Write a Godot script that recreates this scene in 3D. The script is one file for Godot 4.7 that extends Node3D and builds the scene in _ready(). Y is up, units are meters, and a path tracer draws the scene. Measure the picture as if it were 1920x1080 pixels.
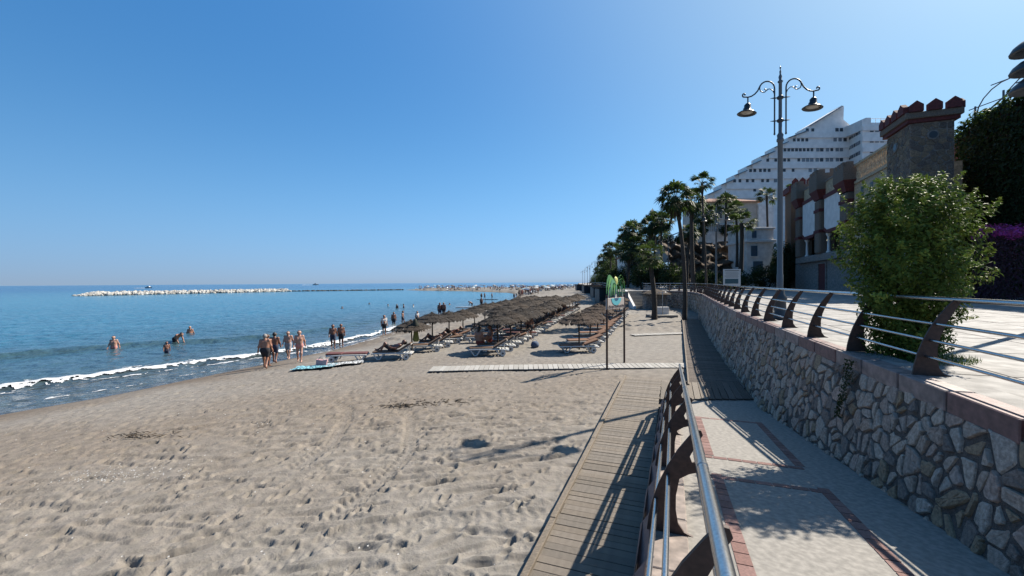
extends Node3D
# A beach promenade on a clear day. y is up, the sea is y = 0, the viewer looks along -z.
# d is the distance ahead (-z). Along the promenade: s metres ahead, w metres to the right of the viewer.

var names := {}
var rng := RandomNumberGenerator.new()
var fn := FastNoiseLite.new()
var fn2 := FastNoiseLite.new()
var M := {}
const UX := 0.352
const UD := 0.936
const SUN := Vector3(0.64, 0.67, -0.375)

# ---------- small helpers ----------
func numbered(called: String) -> String:
	var n: int = names.get(called, 0)
	names[called] = n + 1
	return called if n == 0 else "%s_%03d" % [called, n]

func xd(s: float, w: float, y := 0.0) -> Vector3:
	return Vector3(UX * s + UD * w, y, -(UD * s - UX * w))

func at(x: float, d: float, y := 0.0) -> Vector3:
	return Vector3(x, y, -d)

func tag(o: Node, label: String, category: String, group := "", kind := "") -> void:
	if label: o.set_meta("label", label)
	if category: o.set_meta("category", category)
	if group: o.set_meta("group", group)
	if kind: o.set_meta("kind", kind)

func thing(called: String, label: String, category: String, where := Vector3.ZERO, turn := 0.0, group := "") -> Node3D:
	var o := Node3D.new()
	o.name = numbered(called)
	add_child(o)
	o.position = where
	o.rotation.y = turn
	tag(o, label, category, group)
	return o

func dup(src: Node3D, where: Vector3, turn: float, label: String, group := "") -> Node3D:
	var stem := String(src.name)
	var us := stem.rfind("_")
	if us > 0 and stem.substr(us + 1).is_valid_int():
		stem = stem.substr(0, us)
	var o: Node3D = src.duplicate()
	o.name = numbered(stem)
	add_child(o)
	o.position = where
	o.rotation.y = turn
	o.set_meta("label", label)
	if group: o.set_meta("group", group)
	return o

func put(called: String, mesh: Mesh, m: Material, parent: Node = null, where := Vector3.ZERO) -> MeshInstance3D:
	var o := MeshInstance3D.new()
	o.mesh = mesh
	o.material_override = m
	o.position = where
	if parent == null:
		o.name = numbered(called)
		add_child(o)
	else:
		o.name = called
		parent.add_child(o, true)
	return o

func obj(called: String, st: SurfaceTool, m: Material, parent: Node = null, smooth := true) -> MeshInstance3D:
	if smooth: st.generate_normals()
	return put(called, st.commit(), m, parent)

func struct(called: String, st: SurfaceTool, m: Material, parent: Node = null) -> MeshInstance3D:
	var o := obj(called, st, m, parent)
	if parent == null: o.set_meta("kind", "structure")
	return o

func S() -> SurfaceTool:
	var st := SurfaceTool.new()
	st.begin(Mesh.PRIMITIVE_TRIANGLES)
	st.set_smooth_group(-1)
	return st

func tri(st: SurfaceTool, a: Vector3, b: Vector3, c: Vector3) -> void:
	st.add_vertex(a); st.add_vertex(b); st.add_vertex(c)

func quad(st: SurfaceTool, a: Vector3, b: Vector3, c: Vector3, d: Vector3) -> void:
	tri(st, a, b, c); tri(st, a, c, d)

func box(st: SurfaceTool, c: Vector3, size: Vector3, bs := Basis(), bev := 0.0) -> void:
	# a box, its edges chamfered by bev
	var h := size * 0.5
	if bev <= 0.0:
		var p: Array[Vector3] = []
		for k in 8:
			p.append(c + bs * Vector3(h.x if k & 1 else -h.x, h.y if k & 2 else -h.y, h.z if k & 4 else -h.z))
		quad(st, p[0], p[1], p[3], p[2]); quad(st, p[5], p[4], p[6], p[7])
		quad(st, p[4], p[0], p[2], p[6]); quad(st, p[1], p[5], p[7], p[3])
		quad(st, p[2], p[3], p[7], p[6]); quad(st, p[4], p[5], p[1], p[0])
		return
	bev = minf(bev, minf(h.x, minf(h.y, h.z)) * 0.9)
	var rings: Array = []
	for lv in [[-h.y, bev], [-h.y + bev, 0.0], [h.y - bev, 0.0], [h.y, bev]]:
		var ring: Array[Vector3] = []
		var i: float = lv[1]
		var hx := h.x - i
		var hz := h.z - i
		for q in [[-hx + bev, -hz], [hx - bev, -hz], [hx, -hz + bev], [hx, hz - bev], [hx - bev, hz], [-hx + bev, hz], [-hx, hz - bev], [-hx, -hz + bev]]:
			ring.append(c + bs * Vector3(q[0], lv[0], q[1]))
		rings.append(ring)
	for r in 3:
		for k in 8:
			var n := (k + 1) % 8
			quad(st, rings[r][k], rings[r][n], rings[r + 1][n], rings[r + 1][k])
	for k in range(1, 7):
		tri(st, rings[3][0], rings[3][k], rings[3][k + 1])
		tri(st, rings[0][0], rings[0][k + 1], rings[0][k])

func sbox(st: SurfaceTool, s0: float, s1: float, w0: float, w1: float, y0: float, y1: float, bev := 0.0) -> void:
	# a box laid along the promenade
	box(st, xd((s0 + s1) / 2, (w0 + w1) / 2, (y0 + y1) / 2), Vector3(absf(w1 - w0), y1 - y0, absf(s1 - s0)), BS(), bev)

func BS() -> Basis:
	return Basis(Vector3(UD, 0, UX), Vector3.UP, Vector3(-UX, 0, UD))

func tube(st: SurfaceTool, path: Array, radii, sides := 8, caps := true) -> void:
	var prev: Array[Vector3] = []
	var nrm := Vector3.ZERO
	var n := path.size()
	for i in n:
		var p: Vector3 = path[i]
		var t: Vector3 = (path[mini(i + 1, n - 1)] - path[maxi(i - 1, 0)]).normalized()
		if i == 0:
			nrm = t.cross(Vector3.UP if absf(t.y) < 0.9 else Vector3.RIGHT).normalized()
		else:
			nrm = (nrm - t * nrm.dot(t)).normalized()
		var b := t.cross(nrm)
		var r: float = radii if not radii is Array else radii[i]
		var ring: Array[Vector3] = []
		for k in sides:
			var a := TAU * k / sides
			ring.append(p + (nrm * cos(a) + b * sin(a)) * r)
		if i > 0:
			st.set_smooth_group(1)
			for k in sides:
				var k2 := (k + 1) % sides
				quad(st, prev[k], ring[k], ring[k2], prev[k2])
		if caps and (i == 0 or i == n - 1):
			st.set_smooth_group(-1)
			for k in range(1, sides - 1):
				if i == 0: tri(st, ring[0], ring[k], ring[k + 1])
				else: tri(st, ring[0], ring[k + 1], ring[k])
		prev = ring
	st.set_smooth_group(-1)

func lathe(st: SurfaceTool, prof: Array, c := Vector3.ZERO, sides := 16, bs := Basis(), sg := 1) -> void:
	# prof: Vector2(radius, height) from bottom to top
	st.set_smooth_group(sg)
	for i in prof.size() - 1:
		var a: Vector2 = prof[i]
		var b: Vector2 = prof[i + 1]
		for k in sides:
			var t0 := TAU * k / sides
			var t1 := TAU * (k + 1) / sides
			var p0 := c + bs * Vector3(a.x * cos(t0), a.y, a.x * sin(t0))
			var p1 := c + bs * Vector3(a.x * cos(t1), a.y, a.x * sin(t1))
			var q0 := c + bs * Vector3(b.x * cos(t0), b.y, b.x * sin(t0))
			var q1 := c + bs * Vector3(b.x * cos(t1), b.y, b.x * sin(t1))
			if a.x > 0.0001: tri(st, p0, p1, q1)
			if b.x > 0.0001: tri(st, p0, q1, q0)
	st.set_smooth_group(-1)

func prism(st: SurfaceTool, poly: PackedVector2Array, o: Vector3, ax: Vector3, ay: Vector3, thick: float) -> void:
	# a plate: the outline poly in the plane of ax and ay, thick to either side
	var nz := ax.cross(ay).normalized() * thick * 0.5
	var ix := Geometry2D.triangulate_polygon(poly)
	for k in range(0, ix.size(), 3):
		var a := o + ax * poly[ix[k]].x + ay * poly[ix[k]].y
		var b := o + ax * poly[ix[k + 1]].x + ay * poly[ix[k + 1]].y
		var c := o + ax * poly[ix[k + 2]].x + ay * poly[ix[k + 2]].y
		tri(st, a + nz, c + nz, b + nz)
		tri(st, a - nz, b - nz, c - nz)
	var n := poly.size()
	for k in n:
		var p := o + ax * poly[k].x + ay * poly[k].y
		var q := o + ax * poly[(k + 1) % n].x + ay * poly[(k + 1) % n].y
		quad(st, p - nz, q - nz, q + nz, p + nz)

func lin(r: float, g: float, b: float, a := 1.0) -> Color:
	return Color(r * 0.64, g * 0.64, b * 0.64, a).linear_to_srgb()   # real base colours under this exposure

# ---------- materials ----------
func ramp_tex(freq: float, lo: float, hi: float, octaves := 4, seed_ := 1, size := 512, contrast := 1.0) -> NoiseTexture2D:
	var t := NoiseTexture2D.new()
	var n := FastNoiseLite.new()
	n.seed = seed_
	n.noise_type = FastNoiseLite.TYPE_SIMPLEX_SMOOTH
	n.frequency = freq
	n.fractal_octaves = octaves
	t.noise = n
	t.width = size; t.height = size
	t.seamless = true
	var g := Gradient.new()
	var m := 0.5 - 0.5 / contrast
	g.set_color(0, Color(lo, lo, lo)); g.set_offset(0, m)
	g.set_color(1, Color(hi, hi, hi)); g.set_offset(1, 1.0 - m)
	t.color_ramp = g
	return t

func mat(c: Color, rough := 0.8, metal := 0.0) -> StandardMaterial3D:
	var m := StandardMaterial3D.new()
	m.albedo_color = c
	m.roughness = rough
	m.metallic = metal
	return m

func textured(m: StandardMaterial3D, albedo: Texture2D, scale: float, bump: Texture2D = null, cm := 0.0, world := true) -> StandardMaterial3D:
	m.albedo_texture = albedo
	m.uv1_triplanar = true
	m.uv1_world_triplanar = world
	m.uv1_scale = Vector3.ONE * scale
	if bump:
		m.heightmap_enabled = true
		m.heightmap_texture = bump
		m.heightmap_scale = cm
	return m

func materials() -> void:
	var fine := ramp_tex(0.03, 0.72, 1.0, 5, 3)
	var mid := ramp_tex(0.012, 0.6, 1.0, 5, 5)
	var grain := ramp_tex(0.16, 0.82, 1.0, 3, 7)
	var bump := ramp_tex(0.05, 0.0, 1.0, 5, 9)
	var bumpf := ramp_tex(0.14, 0.0, 1.0, 4, 11, 1024)
	var streak := ramp_tex(0.02, 0.55, 1.0, 4, 21)
	M.sand = textured(mat(Color.WHITE, 0.95), grain, 1.1, bumpf, 2.2)
	M.sand.heightmap_texture = dented_sand()
	M.sand.heightmap_scale = 3.2
	M.sand.uv1_scale = Vector3.ONE * 0.42
	M.sand.vertex_color_use_as_albedo = true
	M.wet = textured(mat(lin(0.10, 0.085, 0.07), 0.22), fine, 0.4)
	M.water = StandardMaterial3D.new()
	M.water.albedo_color = Color.WHITE
	M.water.vertex_color_use_as_albedo = true
	M.water.roughness = 0.16
	var ripple := ramp_tex(0.014, 0.0, 1.0, 5, 31, 1024)
	textured(M.water, ramp_tex(0.01, 0.86, 1.0, 3, 33), 0.04, null, 0.0)
	M.water.heightmap_enabled = true
	M.water.heightmap_texture = ripple
	M.water.heightmap_scale = 30.0
	M.foam = textured(mat(lin(1.066, 1.092, 1.118), 0.7), fine, 1.2, bump, 2.0)
	M.concrete = textured(mat(lin(0.42, 0.39, 0.345), 0.85), fine, 0.7, bumpf, 0.15)
	M.promenade = textured(mat(lin(0.50, 0.475, 0.44), 0.8), mid, 0.35, bumpf, 0.3)
	M.coping = textured(mat(lin(0.46, 0.345, 0.315), 0.6), mid, 0.9, bumpf, 0.2)
	M.coping_red = textured(mat(lin(0.33, 0.17, 0.155), 0.6), mid, 1.3, bumpf, 0.2)
	M.tower_stones = []
	for c in [Vector3(0.50, 0.39, 0.29), Vector3(0.40, 0.32, 0.25), Vector3(0.31, 0.255, 0.215), Vector3(0.56, 0.42, 0.28), Vector3(0.42, 0.32, 0.22)]:
		M.tower_stones.append(textured(mat(lin(c.x, c.y, c.z), 0.95), mid, 1.2, bump, 3.0))
	M.ramp_coping = textured(mat(lin(0.50, 0.40, 0.335), 0.6), mid, 0.9, bumpf, 0.2)
	M.mortar = textured(mat(lin(0.26, 0.22, 0.19), 0.95), mid, 2.0, bump, 3.0)
	M.stones = []
	for c in [Vector3(0.48, 0.385, 0.315), Vector3(0.54, 0.455, 0.38), Vector3(0.43, 0.345, 0.29), Vector3(0.50, 0.43, 0.37), Vector3(0.36, 0.27, 0.18), Vector3(0.24, 0.20, 0.175), Vector3(0.48, 0.365, 0.305)]:
		M.stones.append(textured(mat(lin(c.x * 1.95, c.y * 1.9, c.z * 1.82), 0.9), mid, 3.0, bump, 1.6))
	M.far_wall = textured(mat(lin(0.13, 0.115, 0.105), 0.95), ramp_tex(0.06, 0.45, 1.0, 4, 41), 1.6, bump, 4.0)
	M.bricks = []
	for c in [Vector3(0.33, 0.17, 0.14), Vector3(0.28, 0.14, 0.12), Vector3(0.38, 0.21, 0.18)]:
		M.bricks.append(textured(mat(lin(c.x, c.y, c.z), 0.85), fine, 2.0, bumpf, 0.2))
	M.planks = []
	for c in [Vector3(0.40, 0.33, 0.255), Vector3(0.335, 0.28, 0.22), Vector3(0.44, 0.37, 0.295), Vector3(0.37, 0.315, 0.255)]:
		M.planks.append(wood(c, streak, bumpf))
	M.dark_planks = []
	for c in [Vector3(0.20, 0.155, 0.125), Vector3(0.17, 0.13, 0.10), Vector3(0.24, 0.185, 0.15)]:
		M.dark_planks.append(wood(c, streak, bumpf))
	M.pale_planks = []
	for c in [Vector3(0.62, 0.585, 0.53), Vector3(0.56, 0.53, 0.475), Vector3(0.66, 0.63, 0.575)]:
		M.pale_planks.append(textured(mat(lin(c.x, c.y, c.z), 0.85), fine, 2.0))
	M.edge_beam = wood(Vector3(0.42, 0.34, 0.255), streak, bumpf)
	M.steel = textured(mat(lin(0.990, 1.006, 1.023), 0.26, 1.0), fine, 3.0)
	M.rust = textured(mat(lin(0.115, 0.058, 0.042), 0.62, 0.1), mid, 2.5)
	M.lamp_iron = textured(mat(lin(0.075, 0.09, 0.105), 0.45, 0.2), fine, 2.0)
	M.lamp_dark = mat(lin(0.02, 0.022, 0.026), 0.4, 0.2)
	M.lamp_pole = textured(mat(lin(0.204, 0.222, 0.240), 0.45, 0.2), fine, 2.0)
	M.lamp_glass = mat(lin(0.55, 0.5, 0.42), 0.3)
	M.white_plastic = textured(mat(lin(0.999, 0.986, 0.945), 0.45), fine, 3.0)
	M.straws = []
	for c in [Vector3(0.135, 0.098, 0.068), Vector3(0.17, 0.12, 0.08), Vector3(0.115, 0.085, 0.062)]:
		M.straws.append(textured(mat(lin(c.x * 0.85, c.y * 0.85, c.z * 0.85), 0.95), streak, 4.0, bump, 5.0))
	M.straw_light = textured(mat(lin(0.19, 0.122, 0.08), 0.95), streak, 4.0, bump, 5.0)
	M.wood_pole = textured(mat(lin(0.16, 0.11, 0.075), 0.9), streak, 3.0)
	M.white_wall = textured(mat(lin(1.2, 1.15, 1.08), 0.85), ramp_tex(0.01, 0.86, 1.0, 4, 51), 0.2)
	M.house = textured(mat(lin(0.86, 0.76, 0.65), 0.85), ramp_tex(0.01, 0.86, 1.0, 4, 52), 0.2)
	M.hotel = textured(mat(lin(1.22, 1.17, 1.11), 0.85), ramp_tex(0.01, 0.9, 1.0, 4, 53), 0.08)
	M.window = mat(lin(0.045, 0.054, 0.065), 0.4)
	M.window_grey = mat(lin(0.240, 0.270, 0.300), 0.25)
	M.glass_blue = mat(lin(0.098, 0.154, 0.210), 0.4)
	M.castle_red = textured(mat(lin(0.24, 0.05, 0.045), 0.85), mid, 0.8)
	M.castle_beige = textured(mat(lin(0.98, 0.76, 0.50), 0.9), mid, 0.6)
	M.castle_stone = textured(mat(lin(0.50, 0.39, 0.30), 0.95), ramp_tex(0.045, 0.45, 1.0, 4, 61), 0.7, bump, 5.0)
	M.castle_plinth = textured(mat(lin(0.50, 0.46, 0.42), 0.95), mid, 0.5, bump, 3.0)
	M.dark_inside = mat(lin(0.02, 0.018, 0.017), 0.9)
	M.tile_roof = textured(mat(lin(0.468, 0.221, 0.143), 0.9), mid, 1.5)
	M.rock = textured(mat(lin(0.32, 0.215, 0.14), 0.95), ramp_tex(0.02, 0.35, 1.0, 5, 71), 0.25, bump, 12.0)
	M.breakwater = []
	for c in [Vector3(0.72, 0.69, 0.63), Vector3(0.86, 0.83, 0.76), Vector3(0.55, 0.52, 0.47)]:
		M.breakwater.append(textured(mat(lin(c.x * 1.25, c.y * 1.25, c.z * 1.25), 0.95), mid, 0.3))
	M.dark_rock = textured(mat(lin(0.10, 0.09, 0.08), 0.95), mid, 0.3)
	M.bark = textured(mat(lin(0.13, 0.10, 0.075), 0.95), streak, 2.0, bump, 3.0)
	M.palm_bark = textured(mat(lin(0.15, 0.12, 0.095), 0.95), streak, 2.5, bump, 4.0)
	M.skirt = mat(lin(0.15, 0.11, 0.065), 0.95)
	M.leaf = foliage(0.095, 0.135, 0.022)
	M.leaf_light = foliage(0.31, 0.34, 0.06)
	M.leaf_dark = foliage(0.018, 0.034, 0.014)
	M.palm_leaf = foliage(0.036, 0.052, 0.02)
	M.palm_leaf_light = foliage(0.075, 0.095, 0.03)
	M.ivy = foliage(0.022, 0.04, 0.015)
	M.bougain = foliage(0.62, 0.06, 0.34)
	M.bougain_dark = foliage(0.075, 0.024, 0.05)
	M.skin = mat(lin(0.408, 0.198, 0.126), 0.55)
	M.skin_pale = mat(lin(0.506, 0.286, 0.209), 0.55)
	M.skin_dark = mat(lin(0.228, 0.102, 0.066), 0.5)
	for k in [M.skin, M.skin_pale, M.skin_dark]:
		k.subsurf_scatter_enabled = true
		k.subsurf_scatter_strength = 0.15
	M.hair = mat(lin(0.025, 0.018, 0.014), 0.6)
	M.hair_grey = mat(lin(0.30, 0.29, 0.28), 0.7)
	M.black = mat(lin(0.015, 0.015, 0.018), 0.8)

func dented_sand() -> ImageTexture:
	# relief of trampled dry sand, 2.4 m across: crumbs, toe and heel marks; it tiles
	var n := 768
	var h := PackedFloat32Array()
	h.resize(n * n)
	h.fill(0.5)
	for k in 2600:
		var big := pow(rng.randf(), 1.7)
		var lx := lerpf(5.0, 30.0, big) * rng.randf_range(0.7, 1.3)
		var ly := lx * rng.randf_range(0.4, 0.8)
		var a := rng.randfn(0.35, 0.8)
		var cx := rng.randi() % n
		var cy := rng.randi() % n
		var dep := rng.randf_range(-0.22, 0.30) * (0.5 + 0.5 * big)
		var r := int(maxf(lx, ly) * 1.5)
		var ca := cos(a)
		var sa := sin(a)
		for y in range(-r, r + 1):
			for x in range(-r, r + 1):
				var u := (x * ca + y * sa) / lx
				var v := (-x * sa + y * ca) / ly
				var q := u * u + v * v
				if q < 2.2:
					var i := posmod(cy + y, n) * n + posmod(cx + x, n)
					h[i] -= dep * ((1.0 - q) if q < 1.0 else -0.35 * sin((q - 1.0) / 1.2 * PI))
	var im := Image.create(n, n, false, Image.FORMAT_L8)
	for y in n:
		for x in n:
			var v := clampf(0.5 + (h[y * n + x] - 0.5) * 0.45 + rng.randf_range(-0.025, 0.025), 0.0, 1.0)
			im.set_pixel(x, y, Color(v, v, v))
	return ImageTexture.create_from_image(im)

func wood(c: Vector3, tex: Texture2D, bump: Texture2D) -> StandardMaterial3D:
	var m := textured(mat(lin(c.x, c.y, c.z), 0.88), tex, 1.0, bump, 0.4, false)
	m.uv1_scale = Vector3(0.9, 6.0, 7.0)
	return m

func foliage(r: float, g: float, b: float) -> StandardMaterial3D:
	var m := mat(lin(r, g, b), 0.6)
	m.metallic_specular = 0.25
	m.backlight_enabled = true
	m.backlight = Color(0.2, 0.26, 0.1)
	m.cull_mode = BaseMaterial3D.CULL_DISABLED
	return m

# ---------- ground ----------
const SHORE := [[-10.0, -34.0], [15.49, -18.69], [17.0, -17.72], [19.1, -16.8], [22.1, -15.8], [24.9, -14.7], [29.1, -13.15], [39.7, -12.0], [63.6, -9.7], [95.0, -4.2], [118.7, 0.0], [174.0, 1.6], [200.0, 8.0], [260.0, 22.0], [352.0, 45.0], [410.0, 53.0], [600.0, 92.0], [873.0, 137.0], [3000.0, 480.0]]
const SPIT := [[-74.0, 290.0], [-55.0, 260.0], [-26.0, 235.0], [-2.0, 194.0], [1.0, 174.0], [40.0, 150.0]]
const FOAM := [[6.0, -33.0], [13.0, -27.6], [18.9, -22.8], [20.7, -21.6], [22.8, -20.0], [25.4, -18.1], [27.7, -16.35], [29.9, -15.0], [33.9, -13.5], [39.2, -12.3], [48.0, -11.4]]
const SWELL := [[22.0, -42.0], [27.8, -33.4], [30.6, -31.8], [33.1, -29.0], [35.4, -25.3], [37.7, -21.7], [45.8, -19.0], [60.0, -16.5]]

func lerp_list(list: Array, v: float) -> float:
	if v <= list[0][0]: return list[0][1]
	for i in range(1, list.size()):
		if v <= list[i][0]:
			var f: float = (v - list[i - 1][0]) / (list[i][0] - list[i - 1][0])
			return lerpf(list[i - 1][1], list[i][1], f)
	return list[-1][1]

func inland(x: float, d: float) -> float:
	# metres from the water's edge, negative in the water
	var t := (x - lerp_list(SHORE, d)) * (0.78 if d < 32.0 else 0.93)
	return t

func ground(x: float, d: float) -> float:
	var t := inland(x, d)
	var h: float = maxf(0.11 * t, -3.0) if t < 0.0 else 1.22 * (1.0 - exp(-t / 6.0))
	if d > 160.0 and d < 360.0 and x < 45.0:
		h = maxf(h, minf(1.0, 0.06 * minf(minf(d - lerp_list(SPIT, x), 352.0 - d), x + 74.0)))
	return h

const DX0 := -17.0
const DD0 := 2.5
const DC := 0.03
const DNX := 780
const DND := 850
var dent := PackedFloat32Array()

func dent_at(x: float, d: float) -> float:
	var fx := (x - DX0) / DC
	var fd := (d - DD0) / DC
	if fx < 1 or fd < 1 or fx >= DNX - 2 or fd >= DND - 2: return 0.0
	var ix := int(fx)
	var id := int(fd)
	fx -= ix; fd -= id
	var k := id * DNX + ix
	return lerpf(lerpf(dent[k], dent[k + 1], fx), lerpf(dent[k + DNX], dent[k + DNX + 1], fx), fd)

func stamp(x: float, d: float, ang: float, lx: float, ld: float, depth: float) -> void:
	var r := maxf(lx, ld) * 1.7
	var ca := cos(ang)
	var sa := sin(ang)
	for j in range(maxi(0, int((d - r - DD0) / DC)), mini(DND, int((d + r - DD0) / DC) + 1)):
		for i in range(maxi(0, int((x - r - DX0) / DC)), mini(DNX, int((x + r - DX0) / DC) + 1)):
			var ax := DX0 + i * DC - x
			var ad := DD0 + j * DC - d
			var u := (ax * ca + ad * sa) / lx
			var v := (-ax * sa + ad * ca) / ld
			var q := u * u + v * v
			if q < 2.6:
				var h := -depth * (1.0 - q * q) if q < 1.0 else depth * 0.5 * sin((q - 1.0) / 1.6 * PI)
				dent[j * DNX + i] += h * (1.0 + 0.35 * u)

func track(path: Array, half: float, rib: float) -> void:
	# a wheel track: pressed flat, ribs at its edges
	var pts: Array = []
	for i in path.size() - 1:
		var a: Vector2 = path[i]
		var b: Vector2 = path[i + 1]
		var n := maxi(1, int(a.distance_to(b) / 0.03))
		for k in n: pts.append(a.lerp(b, float(k) / n))
	var run := 0.0
	for i in range(1, pts.size()):
		var p: Vector2 = pts[i]
		var t: Vector2 = (p - pts[i - 1])
		run += t.length()
		t = t.normalized()
		var side := Vector2(-t.y, t.x)
		var k := -half
		while k <= half:
			var q := p + side * k
			var ix := int((q.x - DX0) / DC)
			var id := int((q.y - DD0) / DC)
			if ix > 0 and id > 0 and ix < DNX and id < DND:
				var e := absf(k) / half
				var hgt := -0.035
				if e > 0.35: hgt += rib * (1.0 if sin((run + absf(k) * 0.6) * TAU / 0.17) > 0.0 else -0.6)
				dent[id * DNX + ix] = lerpf(dent[id * DNX + ix], hgt, 0.96)
			k += DC * 0.6

func make_dents() -> void:
	dent.resize(DNX * DND)
	dent.fill(0.0)
	for n in 6500:
		var d := 3.0 + 24.0 * pow(rng.randf(), 0.8)
		var x := rng.randf_range(-17.0, minf(6.0, 0.37 * d - 1.7))
		if inland(x, d) < 2.0: continue
		var big := rng.randf_range(0.6, 1.25)
		stamp(x, d, rng.randfn(0.45, 0.7), 0.115 * big, 0.048 * big, rng.randf_range(0.018, 0.048))
	for n in 380:   # long scuffs and drag marks across the slope
		var d := rng.randf_range(3.5, 13.0)
		var x := rng.randf_range(-9.0, 0.35 * d - 1.8)
		stamp(x, d, rng.randfn(0.25, 0.25), rng.randf_range(0.25, 0.7), rng.randf_range(0.05, 0.09), rng.randf_range(0.025, 0.045))
	var c := [Vector2(-3.6, 12.6), Vector2(-2.75, 11.5), Vector2(-2.45, 10.4), Vector2(-2.2, 9.1), Vector2(-2.3, 8.1), Vector2(-2.55, 7.0), Vector2(-2.75, 6.4)]
	track(c, 0.17, 0.03)
	track([Vector2(-5.6, 13.2), Vector2(-4.75, 12.3), Vector2(-4.35, 11.0), Vector2(-4.05, 9.6), Vector2(-4.25, 8.2)], 0.17, 0.028)
	track([Vector2(-3.3, 5.2), Vector2(-2.4, 6.1), Vector2(-0.6, 6.4), Vector2(1.0, 6.5)], 0.14, 0.014)

func sand_height(x: float, d: float, r: float, t: float) -> float:
	var h := ground(x, d)
	var amp := clampf((t - 0.3) / 3.0, 0.0, 1.0)
	h += amp * (0.03 * fn.get_noise_2d(x * 18.0, d * 18.0) + 0.045 * fn.get_noise_2d(x * 5.0, d * 5.0))
	if r < 32.0:
		h += dent_at(x, d) * amp
	else:
		h += amp * 0.11 * fn2.get_noise_2d(x * 60.0, d * 60.0)
	return h

func build_sand() -> void:
	make_dents()
	var rows: Array = []
	var r := 3.6
	while r < 900.0:
		rows.append(r)
		r *= 1.0055 if r < 26.0 else (1.009 if r < 120.0 else 1.04)
	var a0 := deg_to_rad(-74.0)
	var a1 := deg_to_rad(27.0)
	var nc := 480
	var v := PackedVector3Array()
	var col := PackedColorArray()
	var inl := PackedFloat32Array()
	for rr in rows:
		for k in nc + 1:
			var a := lerpf(a0, a1, float(k) / nc)
			var x: float = rr * sin(a)
			var d: float = rr * cos(a)
			var t := inland(x, d)
			if d > 160.0 and d < 360.0 and x < 45.0: t = maxf(t, ground(x, d) / 0.06)
			v.append(Vector3(x, sand_height(x, d, rr, t), -d))
			inl.append(t + 0.5 * fn.get_noise_2d(x * 9.0, d * 9.0))
			var n1 := fn.get_noise_2d(x * 2.5 + 90.0, d * 4.0) + 0.5 * fn2.get_noise_2d(x * 9.0, d * 12.0)
			var dry := Color(0.203, 0.183, 0.158)
			var brown := Color(0.165, 0.133, 0.102)
			var f := clampf(0.22 + n1 * 0.6 + 0.5 * exp(-pow((rr - 14.0) / 4.5, 2.0)), 0.0, 1.0)
			var c := dry.lerp(brown, f * 0.85)
			c = c.lerp(Color(0.105, 0.072, 0.043), clampf(1.0 - (t - 1.5 - 1.6 * n1) / 2.6, 0.0, 1.0) * 0.85)
			if rr > 120.0: c *= lerpf(1.0, 0.8, clampf((rr - 120.0) / 60.0, 0.0, 1.0))
			var sp := fn2.get_noise_2d(x * 130.0, d * 130.0)
			c *= 1.0 + 0.3 * sp
			c.a = 1.0
			col.append(c)
	var dryi := PackedInt32Array()
	var weti := PackedInt32Array()
	var w := nc + 1
	for j in rows.size() - 1:
		for k in nc:
			var i := j * w + k
			var t := inl[i]
			if t < -14.0 or v[i].y < -1.2: continue
			var sn := v[i].x * UD - (-v[i].z) * UX
			if rows[j] < 42.0 and sn > 4.2: continue
			var q: Array = [i, i + w, i + w + 1, i, i + w + 1, i + 1]
			if t < 0.75 and rows[j] < 150.0: weti.append_array(PackedInt32Array(q))
			else: dryi.append_array(PackedInt32Array(q))
	var o := put("beach_sand", grid_mesh(v, col, dryi), M.sand)
	o.set_meta("kind", "structure")
	var o2 := put("wet_sand", grid_mesh(v, PackedColorArray(), weti), M.wet)
	o2.set_meta("kind", "structure")

func grid_mesh(v: PackedVector3Array, col: PackedColorArray, ix: PackedInt32Array) -> ArrayMesh:
	# only the vertices that ix uses, with smooth normals
	var remap := PackedInt32Array()
	remap.resize(v.size())
	remap.fill(-1)
	var vv := PackedVector3Array()
	var cc := PackedColorArray()
	var out := PackedInt32Array()
	out.resize(ix.size())
	for k in ix.size():
		var i := ix[k]
		if remap[i] < 0:
			remap[i] = vv.size()
			vv.append(v[i])
			if col.size(): cc.append(col[i])
		out[k] = remap[i]
	var nn := PackedVector3Array()
	nn.resize(vv.size())
	for k in range(0, out.size(), 3):
		var a := vv[out[k]]
		var n := (vv[out[k + 2]] - a).cross(vv[out[k + 1]] - a)
		nn[out[k]] += n; nn[out[k + 1]] += n; nn[out[k + 2]] += n
	for k in nn.size(): nn[k] = nn[k].normalized()
	var arr := []
	arr.resize(Mesh.ARRAY_MAX)
	arr[Mesh.ARRAY_VERTEX] = vv
	arr[Mesh.ARRAY_NORMAL] = nn
	if cc.size(): arr[Mesh.ARRAY_COLOR] = cc
	arr[Mesh.ARRAY_INDEX] = out
	var me := ArrayMesh.new()
	me.add_surface_from_arrays(Mesh.PRIMITIVE_TRIANGLES, arr)
	return me

# ---------- water ----------
func line_dist(list: Array, x: float, d: float) -> float:
	# signed distance to a line of [d, x] points: positive on the sea side
	var best := 1e9
	var sgn := 1.0
	for i in list.size() - 1:
		var a := Vector2(list[i][1], list[i][0])
		var b := Vector2(list[i + 1][1], list[i + 1][0])
		var ab := b - a
		var f := clampf((Vector2(x, d) - a).dot(ab) / ab.length_squared(), 0.0, 1.0)
		var e := Vector2(x, d) - (a + ab * f)
		if e.length_squared() < best:
			best = e.length_squared()
			sgn = signf(ab.cross(e))
	return sqrt(best) * sgn

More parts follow.
